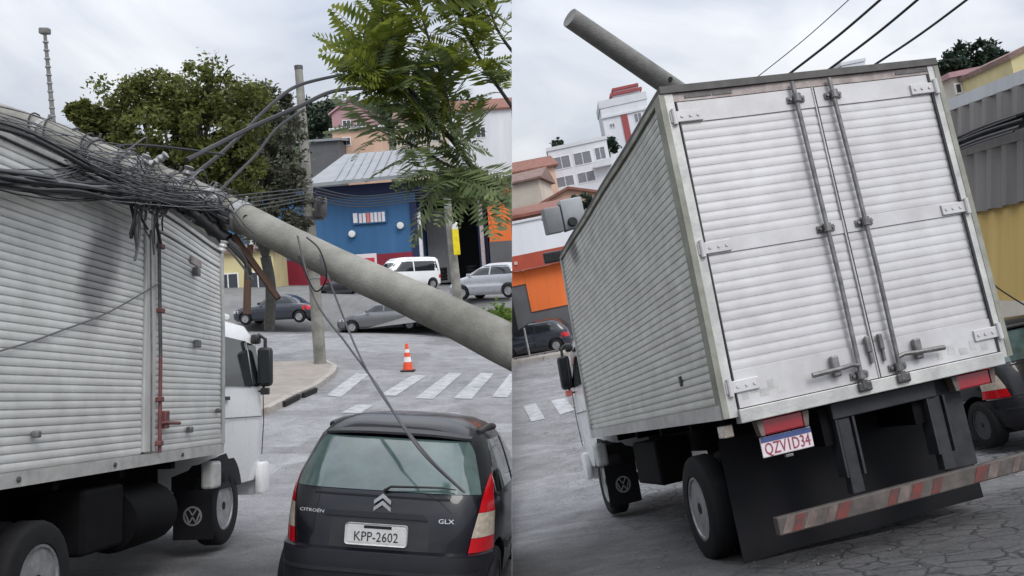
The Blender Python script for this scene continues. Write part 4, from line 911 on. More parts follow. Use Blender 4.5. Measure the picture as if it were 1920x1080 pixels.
for k, (P, r) in enumerate((([(350, 300, 12), (410, 270, 13), (480, 235, 14), (560, 200, 15), (630, 170, 16), (720, 165, 17)], .035), ([(340, 345, 12), (400, 300, 13), (450, 255, 14), (510, 195, 15), (560, 160, 16), (640, 140, 17)], .03), ([(395, 375, 12), (440, 330, 13), (480, 290, 14), (520, 240, 15), (570, 205, 16)], .022), ([(160, 288, 11), (240, 272, 11.5), (330, 278, 12), (420, 290, 13)], .02))):
    cable([at(*p) for p in P], r, ['thick black cable sweeping up past the standing pole', 'black cable curving up above the bushy tree', 'shorter black cable rising behind the fallen pole', 'black cable sagging in front of the bushy tree'][k])
for k in range(5):
    cable([at(330 + 30 * k, 372, 10), at(430, 400 - 8 * k, 14), at(585, 372 - 5 * k, 26)], .013, 'service wire running low from the fallen pole to the standing pole', 'service wires between the poles')
for k in range(5):
    cable([at(590, 352 + 6 * k, 28), at(680, 368 + 5 * k, 33), at(790, 356 + 5 * k, 38), at(905, 345 + 5 * k, 42)], .022, 'overhead wire crossing in front of the blue shop', 'overhead wires in front of the blue shop', 'cable')
# ------------------------------------------------------------------ standing pole, mast, sign post
b0 = ground_pt(602, 690, hL); dpt = b0.y; tp = at(560, 130, dpt)
sp_ = thing('standing_pole', 'upright grey concrete utility pole rising from the pavement corner', 'utility pole', Matrix.Translation(b0)); Mi2 = Matrix.Translation(-b0)
MB().tube([b0 + Vector((0, 0, -.2)), b0.lerp(tp, .5), tp], [.20, .17, .125], 14, True, Mi2).build('shaft', 'concrete_pole', sp_, True)
for q, w_ in ((.50, 1.0), (.56, .8)):
    c = b0.lerp(tp, q); MB().box(-w_ / 2, w_ / 2, -.22, -.14, -.06, .06, Mi2 @ Matrix.Translation(c)).build('cross_arm', 'steel_dark', sp_)
c = b0.lerp(tp, .54); MB().lathe([(.18, -.35), (.22, -.3), (.22, .25), (.18, .3)], 14, Mi2 @ Matrix.Translation(c + Vector((.38, -.1, 0))), axis='z').build('junction_box', 'steel_dark', sp_, True)
for q in (.30, .33, .62): MB().tube([b0.lerp(tp, q), b0.lerp(tp, q + .006)], .2, 14, True, Mi2).build('band_clamp', 'galvanised', sp_)
MB().tube([b0.lerp(tp, 1.0), b0.lerp(tp, 1.012)], .14, 12, True, Mi2).build('cap', 'steel_dark', sp_)
m0, m1 = at(103, 260, 40), at(84, 62, 40)
ms = thing('light_mast', 'thin grey mast with a small lamp head standing far behind the truck', 'mast', Matrix.Translation(m0)); Mi3 = Matrix.Translation(-m0)
MB().tube([m0, m1], [.11, .075], 8, True, Mi3).build('shaft', 'concrete_pole_dark', ms)
for k in range(12): MB().tube([m0.lerp(m1, .05 + k * .078), m0.lerp(m1, .062 + k * .078)], .13, 8, True, Mi3).build('step_ring', 'galvanised', ms)
MB().box(-.22, .22, -.15, .15, -.05, .22, Mi3 @ Matrix.Translation(m1), bev=.05).build('lamp_head', 'concrete_pole_dark', ms)
s0, s1 = at(862, 581, 36), at(838, 372, 36)
st = thing('sign_post', 'grey post carrying a small yellow sign in front of the garage', 'sign post', Matrix.Translation(s0)); Mi4 = Matrix.Translation(-s0)
MB().tube([s0 - Vector((0, 0, .3)), s1], [.20, .15], 12, True, Mi4).build('shaft', 'concrete_pole', st, True)
c = at(855, 452, 35.6); MB().box(-.13, .13, -.04, .04, -.55, .55, Mi4 @ Matrix.Translation(c) @ Matrix.Rotation(R(-5), 4, 'Y'), bev=.03).build('sign_plate', 'sign_yellow', st)
c = at(853, 424, 35.6); MB().box(-.10, .10, -.05, .05, -.15, .15, Mi4 @ Matrix.Translation(c), bev=.03).build('bracket', 'porcelain', st)
# traffic cone
c0 = ground_pt(765, 696, hL); k = c0.y / F
cn = thing('traffic_cone', 'orange and white traffic cone standing by the zebra crossing', 'traffic cone', frame(c0, -3))
MB().box(-13 * k, 13 * k, -13 * k, 13 * k, 0, 3 * k, bev=.01).build('base', 'black_plastic', cn)
hC = 52 * k
def cr_(f): return (10 - 7.5 * f) * k
for f0, f1, m in ((.05, .34, 'cone_orange'), (.34, .52, 'cone_white'), (.52, .68, 'cone_orange'), (.68, .80, 'cone_white'), (.80, 1.0, 'cone_orange')):
    MB().lathe([(cr_(f0), f0 * hC), (cr_(f1), f1 * hC)], 18, axis='z').build('cone_band', m, cn, True)

# ------------------------------------------------------------------ right: pole tip on the roof, cables, lamp head
SIDE = 'R'
q0, q1 = at(1068, 33, 8.0), at(1262, 166, 8.55)
qd = (q1 - q0); q2 = q0 + qd * 3.4
pr = thing('fallen_pole', 'tip of a dark concrete pole sticking out over the left edge of the truck roof', 'utility pole', Matrix.Translation(q0)); Mi5 = Matrix.Translation(-q0)
MB().tube([q0.lerp(q2, k / 20) for k in range(21)], [.088 + .035 * k / 20 for k in range(21)], 18, True, Mi5).build('shaft', 'concrete_pole_dark', pr, True)
c = q0.lerp(q1, .93); MB().lathe([(.022, 0), (.022, .04)], 10, Mi5 @ Matrix.Translation(c + Vector((0.02, -.112, .02))), axis='y').build('bolt_hole', 'interior_dark', pr)
for k, (xa, ya, xb, yb, r) in enumerate(((1405, 156, 1640, -45, .0045), (1462, 152, 1720, -62, .0125), (1530, 148, 1790, -60, .0125), (1605, 144, 1880, -52, .0115))):
    a, b_ = at(xa, ya, 9.2), at(xb, yb, 7.6); mid = a.lerp(b_, .5) - Vector((0, 0, .03))
    cable([a, mid, b_], r, ['thin wire rising from behind the truck roof, leftmost', 'first thick black cable rising from behind the truck roof', 'middle thick black cable rising from behind the truck roof', 'rightmost black cable rising from behind the truck roof'][k])
lh = at(1062, 405, 10.9); lm = thing('lamp_head', 'grey street lamp head with a round black sensor hanging beside the truck', 'street lamp', frame(lh, -12, 8))
kk = 10.9 / F
MB().box(-10 * kk, 32 * kk, -.10, .12, -27 * kk, 30 * kk, bev=.018).build('housing', 'box_grey', lm, True)
MB().box(-44 * kk, -13 * kk, -.13, .10, -28 * kk, 20 * kk, bev=.015).build('lens_cover', 'chassis_lens', lm, True)
MB().box(-13 * kk, -9 * kk, -.08, .10, -26 * kk, 22 * kk).build('gasket', 'black_plastic', lm)
MB().lathe([(.045, -.16), (.055, -.15), (.06, -.09)], 16, Matrix.Translation((5 * kk, 0, -14 * kk)), axis='y').build('sensor', 'black_plastic', lm, True)
MB().tube([(30 * kk, .05, -5 * kk), (44 * kk, .1, 2 * kk), (70 * kk, .2, 0)], .035, 10).tube([(-10 * kk, .0, -28 * kk), (35 * kk, .05, -22 * kk), (60 * kk, .1, -5 * kk)], .012, 6).build('arm', 'steel_dark', lm, True)
cb = at(1040, 482, 12.1); o = MB().box(-.15, .12, -.1, .12, -.07, .08, Matrix.Rotation(R(-10), 4, 'Y'), bev=.02).build('clearance_lamp', 'black_plastic', truck_r)
o.parent = None; o.matrix_world = Matrix.Translation(cb); bpy.context.view_layer.update(); o.parent = truck_r; o.matrix_parent_inverse = truck_r.matrix_world.inverted()

# ------------------------------------------------------------------ foliage
def leaves_mesh(name, clumps, per, size, m, parent, rnd, squash=1.0, xlim=None):
    vs = []; fs = []
    for c, r in clumps:
        for _ in range(per):
            d = Vector((rnd.gauss(0, 1), rnd.gauss(0, 1), rnd.gauss(0, 1) * squash)) * r * .55
            p = c + d
            a = Vector((rnd.gauss(0, 1), rnd.gauss(0, 1), rnd.gauss(0, .7))).normalized(); b = a.orthogonal().normalized(); b = (b * math.cos(rnd.random() * 6.3) + a.cross(b) * math.sin(rnd.random() * 6.3))
            s = size * rnd.uniform(.6, 1.4); i = len(vs)
            vs += [p - a * s, p + b * s * .45 + a * s * .1, p + a * s, p - b * s * .45 + a * s * .1]; fs.append((i, i + 1, i + 2, i + 3))
    me = bpy.data.meshes.new(name); me.from_pydata([tuple(v) for v in vs], [], fs); me.materials.append(M_[m]); me.update()
    return link(name, me, parent)
def tree(name, label, base, blobs, leaf, m, mb, seed, per=60, trunk_r=.16, dens=26, group=None, squash=.8):
    """blobs: (centre, radius) world; clumps are spread over the blobs' shells and volumes"""
    rnd = random.Random(seed); root = thing(name, label, 'tree', Matrix.Translation(base), group); inv = Matrix.Translation(-base)
    clumps = []
    for c, r in blobs:
        for _ in range(dens):
            d = Vector((rnd.gauss(0, 1), rnd.gauss(0, 1), rnd.gauss(0, 1))).normalized() * r * rnd.uniform(.25, 1.08) ** .6
            d.z *= .8
            clumps.append((c - base + d, r * rnd.uniform(.12, .34)))
    leaves_mesh('crown', clumps, per, leaf, m, root, rnd, squash)
    g = MB(); cen = sum((c for c, r in blobs), Vector()) / len(blobs); fork = base.lerp(cen, .45)
    g.tube(smooth_path([base + Vector((0, 0, -.3)), base.lerp(fork, .5) + Vector((.1, 0, 0)), fork], 4), trunk_r, 8, True, inv)
    g.build('trunk', mb, root, True)
    for c, r in blobs:
        l = MB(); P = smooth_path([fork, fork.lerp(c, .5) + Vector((rnd.uniform(-.2, .2), 0, rnd.uniform(0, .3))), c + Vector((0, 0, r * .2))], 5)
        l.tube(P, [trunk_r * (.6 - .5 * k / len(P)) for k in range(len(P))], 6, True, inv)
        for _ in range(4):
            e = c + Vector((rnd.gauss(0, 1), rnd.gauss(0, 1), rnd.gauss(.3, 1))).normalized() * r * .95
            l.tube(smooth_path([P[-4], P[-1].lerp(e, .5), e], 3), [trunk_r * .18 * (1 - .12 * k) for k in range(7)], 5, False, inv)
        l.build('limb', mb, root, True)
    return root
SIDE = 'L'
tree('bushy_tree', 'olive green bushy tree behind the truck roof', at(330, 640, 23), [(at(*p, 22 + dd), r) for p, r, dd in (((250, 190), .85, 0), ((330, 180), .95, .5), ((400, 175), .95, 0), ((450, 215), .9, .6), ((300, 255), .95, -.3), ((380, 260), 1.0, -.4), ((215, 245), .55, .3), ((170, 225), .45, .3), ((440, 300), .8, 0), ((150, 205), .3, .2), ((340, 320), .9, 0), ((420, 340), .8, .2), ((260, 300), .7, .2))], .062, 'leaf_olive', 'bark_grey', 5, per=120, dens=34)
tree('grey_tree', 'greyish green tree with drooping branches beside the standing pole', at(505, 600, 27), [(at(*p, 26 + dd), r) for p, r, dd in (((500, 190), .7, 0), ((520, 260), .9, .5), ((470, 310), .9, 0), ((530, 350), .9, .5), ((480, 380), .8, 0), ((545, 420), .5, 0), ((440, 350), .7, .4), ((420, 400), .6, 0))], .07, 'leaf_grey', 'bark_grey', 9, per=90, dens=30)
tr_ = thing('tree_trunk', 'short brown trunk standing in front of the yellow wall, beside the truck cab', 'tree', Matrix.Translation(at(463, 575, 38)))
MB().tube([(0, 0, -.3), (.02, 0, .8), (.05, 0, 1.8), (.15, 0, 2.6)], [.17, .16, .16, .13], 8).build('trunk', 'wood_arm', tr_, True)
leaves_mesh('crown', [(Vector((.2 + random.uniform(-.6, .6), random.uniform(-.4, .4), 2.7 + random.uniform(-.2, .7))), .4) for _ in range(10)], 60, .09, 'leaf_grey', tr_, random.Random(2))
# shrub right at the seam
sh = thing('shrub', 'bright green leafy shrub at the foot of the sloping pole', 'shrub', Matrix.Translation(at(950, 640, 24)))
leaves_mesh('foliage', [(Vector((random.uniform(-.45, .2), random.uniform(-.3, .3), random.uniform(.05, .85))), .25) for _ in range(16)], 55, .07, 'leaf_bright', sh, random.Random(4))
MB().tube([(0, 0, -.2), (-.1, 0, .5)], .03, 6).build('stem', 'bark', sh)
# near tree with feathery fronds, top of the left part
fr_rnd = random.Random(21)
def frond_mesh(seed, m):
    r = random.Random(seed); vs = []; fs = []; g = MB(); n = 15
    P = [Vector((k / n, 0, .04 * math.sin(k / n * 3) - .22 * (k / n) ** 2)) for k in range(n + 1)]
    g.tube(P, [.009 * (1 - .7 * k / n) for k in range(n + 1)], 4, False)
    for k in range(2, n + 1):
        for s in (-1, 1):
            f = k / n; ln = .34 * math.sin(math.pi * min(1, .18 + f * .78)) ** .7 * r.uniform(.85, 1.1); p = P[k]
            d = Vector((.42, s * .9, -.12 + r.uniform(-.15, .12))).normalized(); w = Vector((1, -s * .3, r.uniform(-.3, .3))).normalized() * .034
            a = len(g.v); g.v += [p, p + d * ln * .5 + w, p + d * ln, p + d * ln * .5 - w]; g.f.append([a, a + 1, a + 2, a + 3]); g.m.append(0)
    me = bpy.data.meshes.new('frond'); me.from_pydata([tuple(v) for v in g.v], [], g.f); me.materials.append(M_[m]); me.update(); return me
FM = [frond_mesh(k, 'leaf_frond') for k in range(4)] + [frond_mesh(k + 9, 'leaf_frond_dark') for k in range(4)]
ft = thing('feathery_tree', 'near tree with feathery green fronds hanging into the top of the left view', 'tree', Matrix.Translation(at(950, 330, 5.2))); fi = Matrix.Translation(-at(950, 330, 5.2))
BR = [[(1010, 440, 5.3), (900, 330, 5.2), (850, 265, 5.1), (790, 195, 5.0), (748, 140, 4.9), (720, 95, 4.8)], [(850, 265, 5.1), (835, 170, 5.0), (800, 60, 4.9), (770, -60, 4.8)], [(790, 195, 5.0), (745, 165, 4.8), (710, 140, 4.7), (685, 125, 4.7)],
      [(900, 330, 5.2), (840, 310, 5.1), (770, 270, 5.0), (725, 250, 5.0)], [(960, 200, 5.4), (900, 110, 5.2), (850, 0, 5.1), (830, -80, 5.0)], [(960, 330, 5.2), (900, 350, 5.0), (850, 330, 5.0), (800, 320, 4.9)], [(980, 120, 5.6), (930, 50, 5.4), (900, -60, 5.2)], [(748, 140, 4.9), (720, 60, 4.8), (715, -40, 4.8)]]
nf = 0
for bi, P in enumerate(BR):
    Q = smooth_path([at(*p) for p in P], 8)
    MB().tube(Q, [(.020 if bi == 0 else .012) * (1 - .6 * k / len(Q)) for k in range(len(Q))], 6, True, fi).build('branch', 'bark_grey', ft, True)
    for k in range(3, len(Q)):
        for rep in range(3 if bi in (0, 1, 4, 6) else 2):
            if fr_rnd.random() < (.68 if bi in (3, 5) or (bi == 0 and k < 18) else .36): continue
            t = (Q[k] - Q[k - 1]).normalized()
            d = (t * fr_rnd.uniform(.1, .9) + Vector((fr_rnd.gauss(-.02, .55), fr_rnd.gauss(-.1, .55), fr_rnd.gauss(-.12 if bi in (3, 5) else .08, .45)))).normalized()
            ln = fr_rnd.uniform(.22, .42) if bi not in (2,) else fr_rnd.uniform(.2, .32)
            tip = Q[k] + d * ln
            if Q[k].x > -.01 or tip.x > .25: continue
            z = d.cross(Vector((0, 0, 1))).cross(d).normalized(); z = (z + Vector((fr_rnd.gauss(0, .5), fr_rnd.gauss(-.5, .5), 0))).normalized(); y = z.cross(d).normalized(); z = d.cross(y)
            M = Matrix((d, y, z)).transposed().to_4x4() @ Matrix.Scale(ln, 4); M.translation = Q[k] - at(950, 330, 5.2)
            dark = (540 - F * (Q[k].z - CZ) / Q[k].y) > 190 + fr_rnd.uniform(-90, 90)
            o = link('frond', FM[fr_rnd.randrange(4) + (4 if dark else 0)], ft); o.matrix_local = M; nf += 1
for px, py, ang, ln in ((600, 92, 200, .40), (640, 110, 190, .36), (620, 10, 140, .4), (660, 45, 130, .40), (700, 20, 110, .38), (690, 130, 205, .3)):
    p1 = at(px + 75 * math.cos(R(ang - 180)) * 1.0, py - 75 * math.sin(R(ang - 180)) * -1.0 * -1, 4.8)
    a = R(ang); d = Vector((math.cos(a), -.1, math.sin(a) if ang < 180 else -math.sin(a) * .2)).normalized(); base = at(px, py, 4.8) - d * ln
    y = Vector((0, -1, 0)).cross(d).normalized(); z = d.cross(y)
    M = Matrix((d, y, z)).transposed().to_4x4() @ Matrix.Scale(ln, 4); M.translation = base - at(950, 330, 5.2)
    o = link('frond', FM[fr_rnd.randrange(4)], ft); o.matrix_local = M

# ------------------------------------------------------------------ buildings
def house(name, label, M, w, h, d, wall, roof=None, wins=(), cat='house', group=None, wallparts=(), pane='pane'):
    """local: facade faces -y, x across, origin at the foot of the facade centre"""
    o = thing(name, label, cat, M, group)
    MB().box(-w / 2, w / 2, 0, d, -3, h).build('wall', wall, o)
    if roof:
        kind, m, rh, ov = roof; g = MB()
        if kind == 'gable':        # ridge runs along x
            g.add([(-w / 2 - ov, -ov, h), (w / 2 + ov, -ov, h), (w / 2 + ov, d / 2, h + rh), (-w / 2 - ov, d / 2, h + rh), (-w / 2 - ov, d + ov, h), (w / 2 + ov, d + ov, h), (-w / 2 - ov, -ov, h - .15), (w / 2 + ov, -ov, h - .15), (w / 2 + ov, d + ov, h - .15), (-w / 2 - ov, d + ov, h - .15)],
                  [(0, 1, 2, 3), (3, 2, 5, 4), (0, 3, 4, 9, 6), (1, 7, 8, 5, 2), (0, 6, 7, 1), (4, 5, 8, 9), (6, 9, 8, 7)])
        elif kind == 'front':      # gable towards the viewer
            g.prism([(-w / 2 - ov, h - .12), (0, h + rh - .12), (w / 2 + ov, h - .12), (w / 2 + ov, h + .08), (0, h + rh + .08), (-w / 2 - ov, h + .08)], -ov, d + ov)
            MB().prism([(-w / 2, h), (w / 2, h), (0, h + rh - .13)], .01, d - .01).build('gable_wall', wall, o)
        elif kind == 'shed': g.add([(-w / 2 - ov, -ov, h), (w / 2 + ov, -ov, h), (w / 2 + ov, d, h + rh), (-w / 2 - ov, d, h + rh), (-w / 2 - ov, -ov, h - .2), (w / 2 + ov, -ov, h - .2), (w / 2 + ov, d, h + rh - .2), (-w / 2 - ov, d, h + rh - .2)], [(0, 1, 2, 3), (4, 7, 6, 5), (0, 4, 5, 1), (1, 5, 6, 2), (2, 6, 7, 3), (3, 7, 4, 0)])
        else: g.box(-w / 2 - ov, w / 2 + ov, -ov, d + ov, h + .004, h + rh)
        g.build('roof', m, o)
    for i, (x, z, ww, wh) in enumerate(wins):
        t = .07; g = MB()
        g.box(x - ww / 2, x + ww / 2, -.05, .02, z, z + t).box(x - ww / 2, x + ww / 2, -.05, .02, z + wh - t, z + wh).box(x - ww / 2, x - ww / 2 + t, -.05, .02, z + t, z + wh - t).box(x + ww / 2 - t, x + ww / 2, -.05, .02, z + t, z + wh - t).box(x - .03, x + .03, -.04, .02, z + t, z + wh - t)
        f = g.build('window', 'sign_white', o)
        MB().box(x - ww / 2 + t, x + ww / 2 - t, -.02, -.006, z + t, z + wh - t).build('pane', pane, f)
    for nm, m, (x0, x1, y0, y1, z0, z1) in wallparts: MB().box(x0, x1, y0, y1, z0, z1).build(nm, m, o)
    return o
SIDE = 'L'; RLL = -4.0
# blue shop with garage
d0 = 58; k = d0 / F; fb = at(690, 536, d0); Ms = frame(fb, RLL, -3)
X = lambda px: (px - 690) * k
Z = lambda py: (536 - py) * k
shop = thing('blue_shop', 'blue and dark red shop with a pale awning and an open dark garage', 'shop', Ms)
MB().box(X(430), X(790), 0, 6, -2, Z(345)).build('wall', 'shop_blue', shop)
MB().box(X(430), X(790), -.06, -.01, -1, Z(478)).build('red_band', 'shop_red', shop)
MB().box(X(470), X(486), -.09, -.065, -1, Z(420)).build('white_strip', 'sign_white', shop)
MB().box(X(779), X(792), -.10, .5, -1, Z(385)).build('corner_post', 'shop_dkblue', shop)
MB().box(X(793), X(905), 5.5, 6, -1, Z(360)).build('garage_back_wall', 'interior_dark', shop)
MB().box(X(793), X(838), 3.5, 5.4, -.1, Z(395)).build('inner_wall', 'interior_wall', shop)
MB().box(X(790.5), X(925), .1, 6.5, Z(372), Z(345) - .02).build('lintel', 'shop_dkblue', shop)
MB().box(X(903), X(921), .1, 6, -1, Z(372) - .02).build('pier', 'shop_dkblue', shop)
MB().box(X(792), X(798), -.05, .3, -1, Z(405)).build('door_jamb', 'sign_white', shop)
MB().box(X(907), X(914), -.08, .06, -1, Z(392)).build('pier_strip', 'sign_white', shop)
g = MB(); g.add([(X(596), -1.6, Z(343)), (X(830), -1.6, Z(338)), (X(850), 3.5, Z(270)), (X(640), 3.5, Z(270)), (X(596), -1.6, Z(349)), (X(830), -1.6, Z(345)), (X(850), 3.5, Z(276)), (X(640), 3.5, Z(276))], [(0, 1, 2, 3), (4, 7, 6, 5), (0, 4, 5, 1), (1, 5, 6, 2), (2, 6, 7, 3), (3, 7, 4, 0)]); aw = g.build('awning', 'metal_roof', shop)
for i in range(3, 14): MB().box(-.03, .03, 0, 5.6, 0, .05, Matrix.Translation((X(603 + 16.5 * i), -1.55, Z(342.5 - .35 * i))) @ Matrix.Rotation(math.atan2(Z(270) - Z(341), 5.1), 4, 'X')).build('rib', 'metal_roof', aw)
MB().box(X(600), X(845), -.3, .2, Z(366), Z(347)).build('fascia', 'shop_dkblue', shop)
sg = MB().box(X(671), X(735), -.16, -.07, Z(420), Z(396)).build('sign_board', 'shop_blue', shop)
rs = random.Random(8); x = 673
MB().box(X(672), X(680), -.19, -.165, Z(417), Z(399)).build('sign_mark', 'sign_white', sg)
for i in range(7):
    MB().box(X(683 + i * 7.2), X(683 + i * 7.2 + 5.6), -.185, -.165, Z(418), Z(400)).build('sign_letter', ['plate_pink', 'sign_white', 'lamp_orange', 'plate_pink', 'sign_white', 'plate_pink', 'sign_white'][i], sg)
for px, py in ((668, 437), (760, 428)): MB().lathe([(.12, -.3), (.22, -.28), (.22, -.07)], 12, Matrix.Translation((X(px), 0, Z(py))), axis='y').build('flood_lamp', 'porcelain', shop)
# tyres stacked inside the garage mouth
n_t = 0
for px, cnt in ((808, 6), (826, 4), (886, 4)):
    for i in range(cnt):
        t = MB().lathe([(.22, -.09), (.36, -.10), (.40, -.05), (.40, .05), (.36, .10), (.22, .09)], 16, Ms @ Matrix.Translation((X(px), .9, .12 + i * .21)), axis='z', close=True).build('tyre', 'rubber', None, True)
        tag(t, ['worn black tyre in the tall stack inside the garage', 'worn black tyre in the short stack beside the tall one', 'worn black tyre stacked behind the yellow sign post'][(px != 808) + (px == 886)], 'tyre', 'stack of tyres %s' % {808: 'by the garage jamb', 826: 'in the garage middle', 886: 'at the garage pier'}[px])
# orange building right of the garage
fo = at(945, 536, 55); ko = 55 / F
house('orange_building', 'orange and grey building beyond the garage at the edge of the left view', frame(fo, RLL), 42 * ko, 190 * ko, 6, 'orange_wall', ('flat', 'orange_dark', .3, .2), (), 'building', None, (('plinth', 'grey_wall', (-21 * ko - .02, 21 * ko + .02, -.08, -.004, -1, 84 * ko)), ('gutter', 'orange_dark', (-21 * ko - .02, 21 * ko, -.12, -.01, 160 * ko, 175 * ko))))
# pink banner board below the shop wall
bn = at(688, 540, 52); kb = 52 / F
o = thing('banner', 'pale pink and white banner board leaning below the blue wall', 'banner', frame(bn, -4)); MB().box(-24 * kb, 22 * kb, -.03, .03, 12 * kb, 64 * kb).build('board', 'plate_pink', o)
MB().box(-20 * kb, 18 * kb, -.045, -.032, 42 * kb, 56 * kb).build('print_band', 'sign_red', o); MB().box(-20 * kb, 10 * kb, -.045, -.032, 22 * kb, 34 * kb).build('print_band', 'sign_white', o)
for x_ in (-18, 16): MB().tube([(x_ * kb, 0, -.4), (x_ * kb, 0, 12 * kb)], .05, 6).build('leg', 'steel_dark', o)
# yellow house behind the cab
fy = at(452, 580, 52); ky = 52 / F
house('yellow_house', 'low yellow house seen between the truck cab and the blue shop', frame(fy, RLL, 5), 130 * ky, 112 * ky, 5, 'yellow_pale', ('shed', 'roof_brown', .6, .25), ((-20 * ky, 30 * ky, 1.2, 1.2), (35 * ky, 30 * ky, 1.0, 1.2)), 'house', None, (('skirting', 'pale_wall', (-65 * ky - .01, 65 * ky + .01, -.05, -.003, -1, 24 * ky)),))
# hillside
def hill(name, pts, d, depth=60, m='hill_soil'):
    g = MB(); n = len(pts); top = [at(px, py, d) for px, py in pts]; vs = []
    for p in top: vs += [(p.x, p.y - depth * .5, min(p.z, CZ) - 6), (p.x, p.y - depth * .15, p.z * .55 + CZ * .45), (p.x, p.y, p.z), (p.x, p.y + depth, p.z - 3)]
    g.add(vs, [(i * 4 + j, (i + 1) * 4 + j, (i + 1) * 4 + j + 1, i * 4 + j + 1) for i in range(n - 1) for j in range(3)]); o = g.build(name, m, None, True); return tag(o, kind='structure')
hill('hill', [(-200, 330), (100, 300), (300, 270), (480, 235), (560, 200), (620, 185), (700, 200), (820, 215), (959.9, 240)], 130)
kh = 95 / F
house('pink_house', 'pink gabled house up the hillside behind the shop awning', frame(at(664, 262, 95), RLL), 78 * kh, 50 * kh, 6, 'pink_wall', ('front', 'pink_wall', 30 * kh, .3), ((-12 * kh, 22 * kh, .9, .9), (14 * kh, 20 * kh, .9, .9)), 'house', 'houses on the left hillside')
house('peach_house', 'peach walled house directly above the pale awning', frame(at(672, 292, 84), RLL), 92 * 84 / F, 48 * 84 / F, 5, 'peach_wall', ('flat', 'white_wall', .3, .25), ((-1.0, 1.0, .8, .8),), 'house', 'houses on the left hillside')
house('grey_shed', 'low grey shed with a pale roof beside the standing pole', frame(at(600, 318, 80), RLL), 74 * 80 / F, 56 * 80 / F, 6, 'grey_wall', ('shed', 'metal_roof', .9, .3), (), 'shed', 'houses on the left hillside')
house('white_house', 'white house half hidden behind the feathery fronds', frame(at(905, 300, 90), RLL), 120 * 90 / F, 95 * 90 / F, 6, 'white_wall', ('gable', 'roof_tile', 1.6, .3), ((-2.2, 2.2, 1.0, 1.1), (0, 2.2, 1.0, 1.1), (-2.2, .3, 1, 1.1)), 'house', 'houses on the left hillside')
house('cream_house', 'cream house with a dark roof behind the fronds above the garage', frame(at(800, 300, 100), RLL), 110 * 100 / F, 80 * 100 / F, 6, 'cream_wall', ('gable', 'roof_brown', 1.8, .3), ((-1.5, 2.0, 1.0, 1.1), (1.2, 2.0, 1.0, 1.1)), 'house', 'houses on the left hillside')
house('brown_roof_house', 'low house with pale walls far behind the bushy tree', frame(at(160, 300, 100), RLL), 130 * 100 / F, 60 * 100 / F, 6, 'pale_wall', ('gable', 'metal_roof', 1.2, .3), ((0, 1.2, 1.0, 1.0),), 'house', 'houses on the left hillside')
for i, (px, py, r, sd, lb) in enumerate(((600, 215, 2.6, 31, 'dark tree on the hill just right of the standing pole top'), (745, 200, 2.6, 32, 'dark tree on the hill behind the pink house'), (880, 200, 2.4, 33, 'dark tree on the hill behind the white house'), (540, 230, 2.4, 34, 'dark tree on the hill just left of the standing pole top'))):
    tree('hill_tree', lb, at(px, py + 60, 105), [(at(px, py, 105), r), (at(px + 25, py + 15, 105), r * .8), (at(px - 25, py + 15, 105), r * .8)], .28, 'leaf_deep', 'bark_grey', sd, per=40, dens=20, trunk_r=.3, group='trees on the left hillside')

# ---- right part
SIDE = 'R'; RR_ = -11.5
decal('crosswalk_stripe', [((996, 792), (1022, 786), (1004, 757), (981, 763)), ((1050, 779), (1077, 770), (1058, 747), (1033, 752))], hR, .012, 'line_worn')
pv, PP = raised('pavement', [(960.5, 685), (1020, 675), (1080, 664), (1150, 650), (1150, 630), (960.5, 640)], hR, .15, 'kerb')
kerbs(PP[:4], hR, pv)
# low rail by the kerb
for (xa, ya, xb, yb, lb) in ((965, 684, 1050, 668, 0),):
    a, b_ = ground_pt(xa, ya - 3, hR), ground_pt(xb, yb - 3, hR); o = thing('kerb_rail', 'low dark rail with slanting posts along the kerb by the dark car', 'railing', Matrix.Translation(a))
    ai = Matrix.Translation(-a); u = Vector((-.2, 0, .98))
    MB().tube([a + u * .22, b_ + u * .22], .04, 6, True, ai).build('rail', 'steel_dark', o)
    for q in (.05, .35, .68, .95): p = a.lerp(b_, q); MB().tube([p - u * .1, p + u * (1.5 if q == .35 else .22)], .05, 6, True, ai).build('post', 'galvanised' if q == .35 else 'steel_dark', o)
d1 = 44; k1 = d1 / F; fo = at(1030, 668, d1); Mo = frame(fo, RR_, 0)
ob = thing('orange_building', 'single storey building with orange panel, grey base and white parapet beside the truck', 'building', Mo)
MB().box(-100 * k1, 110 * k1, 0, 7, -1, 165 * k1).build('wall', 'grey_wall', ob)
MB().box(-16 * k1, 110 * k1, -.06, -.005, 88 * k1, 168 * k1).build('orange_panel', 'orange_wall', ob)
MB().box(-100 * k1, -16.4 * k1, -.06, -.005, 142 * k1, 168 * k1).build('orange_panel', 'orange_wall', ob)
MB().box(-100 * k1, 110 * k1, -.50, -.065, 168.3 * k1, 196 * k1).build('red_fascia', 'orange_dark', ob)
MB().box(-100 * k1, 110 * k1, -.46, 7, 196.3 * k1, 250 * k1).build('parapet', 'white_wall', ob)
MB().box(-100 * k1, -47 * k1, -.05, -.005, 0, 128 * k1).build('doorway', 'interior_dark', ob)
MB().box(-30 * k1, -24 * k1, -.55, -.51, 180 * k1, 186 * k1).build('lamp', 'lamp_clear', ob)
kq = 90 / F
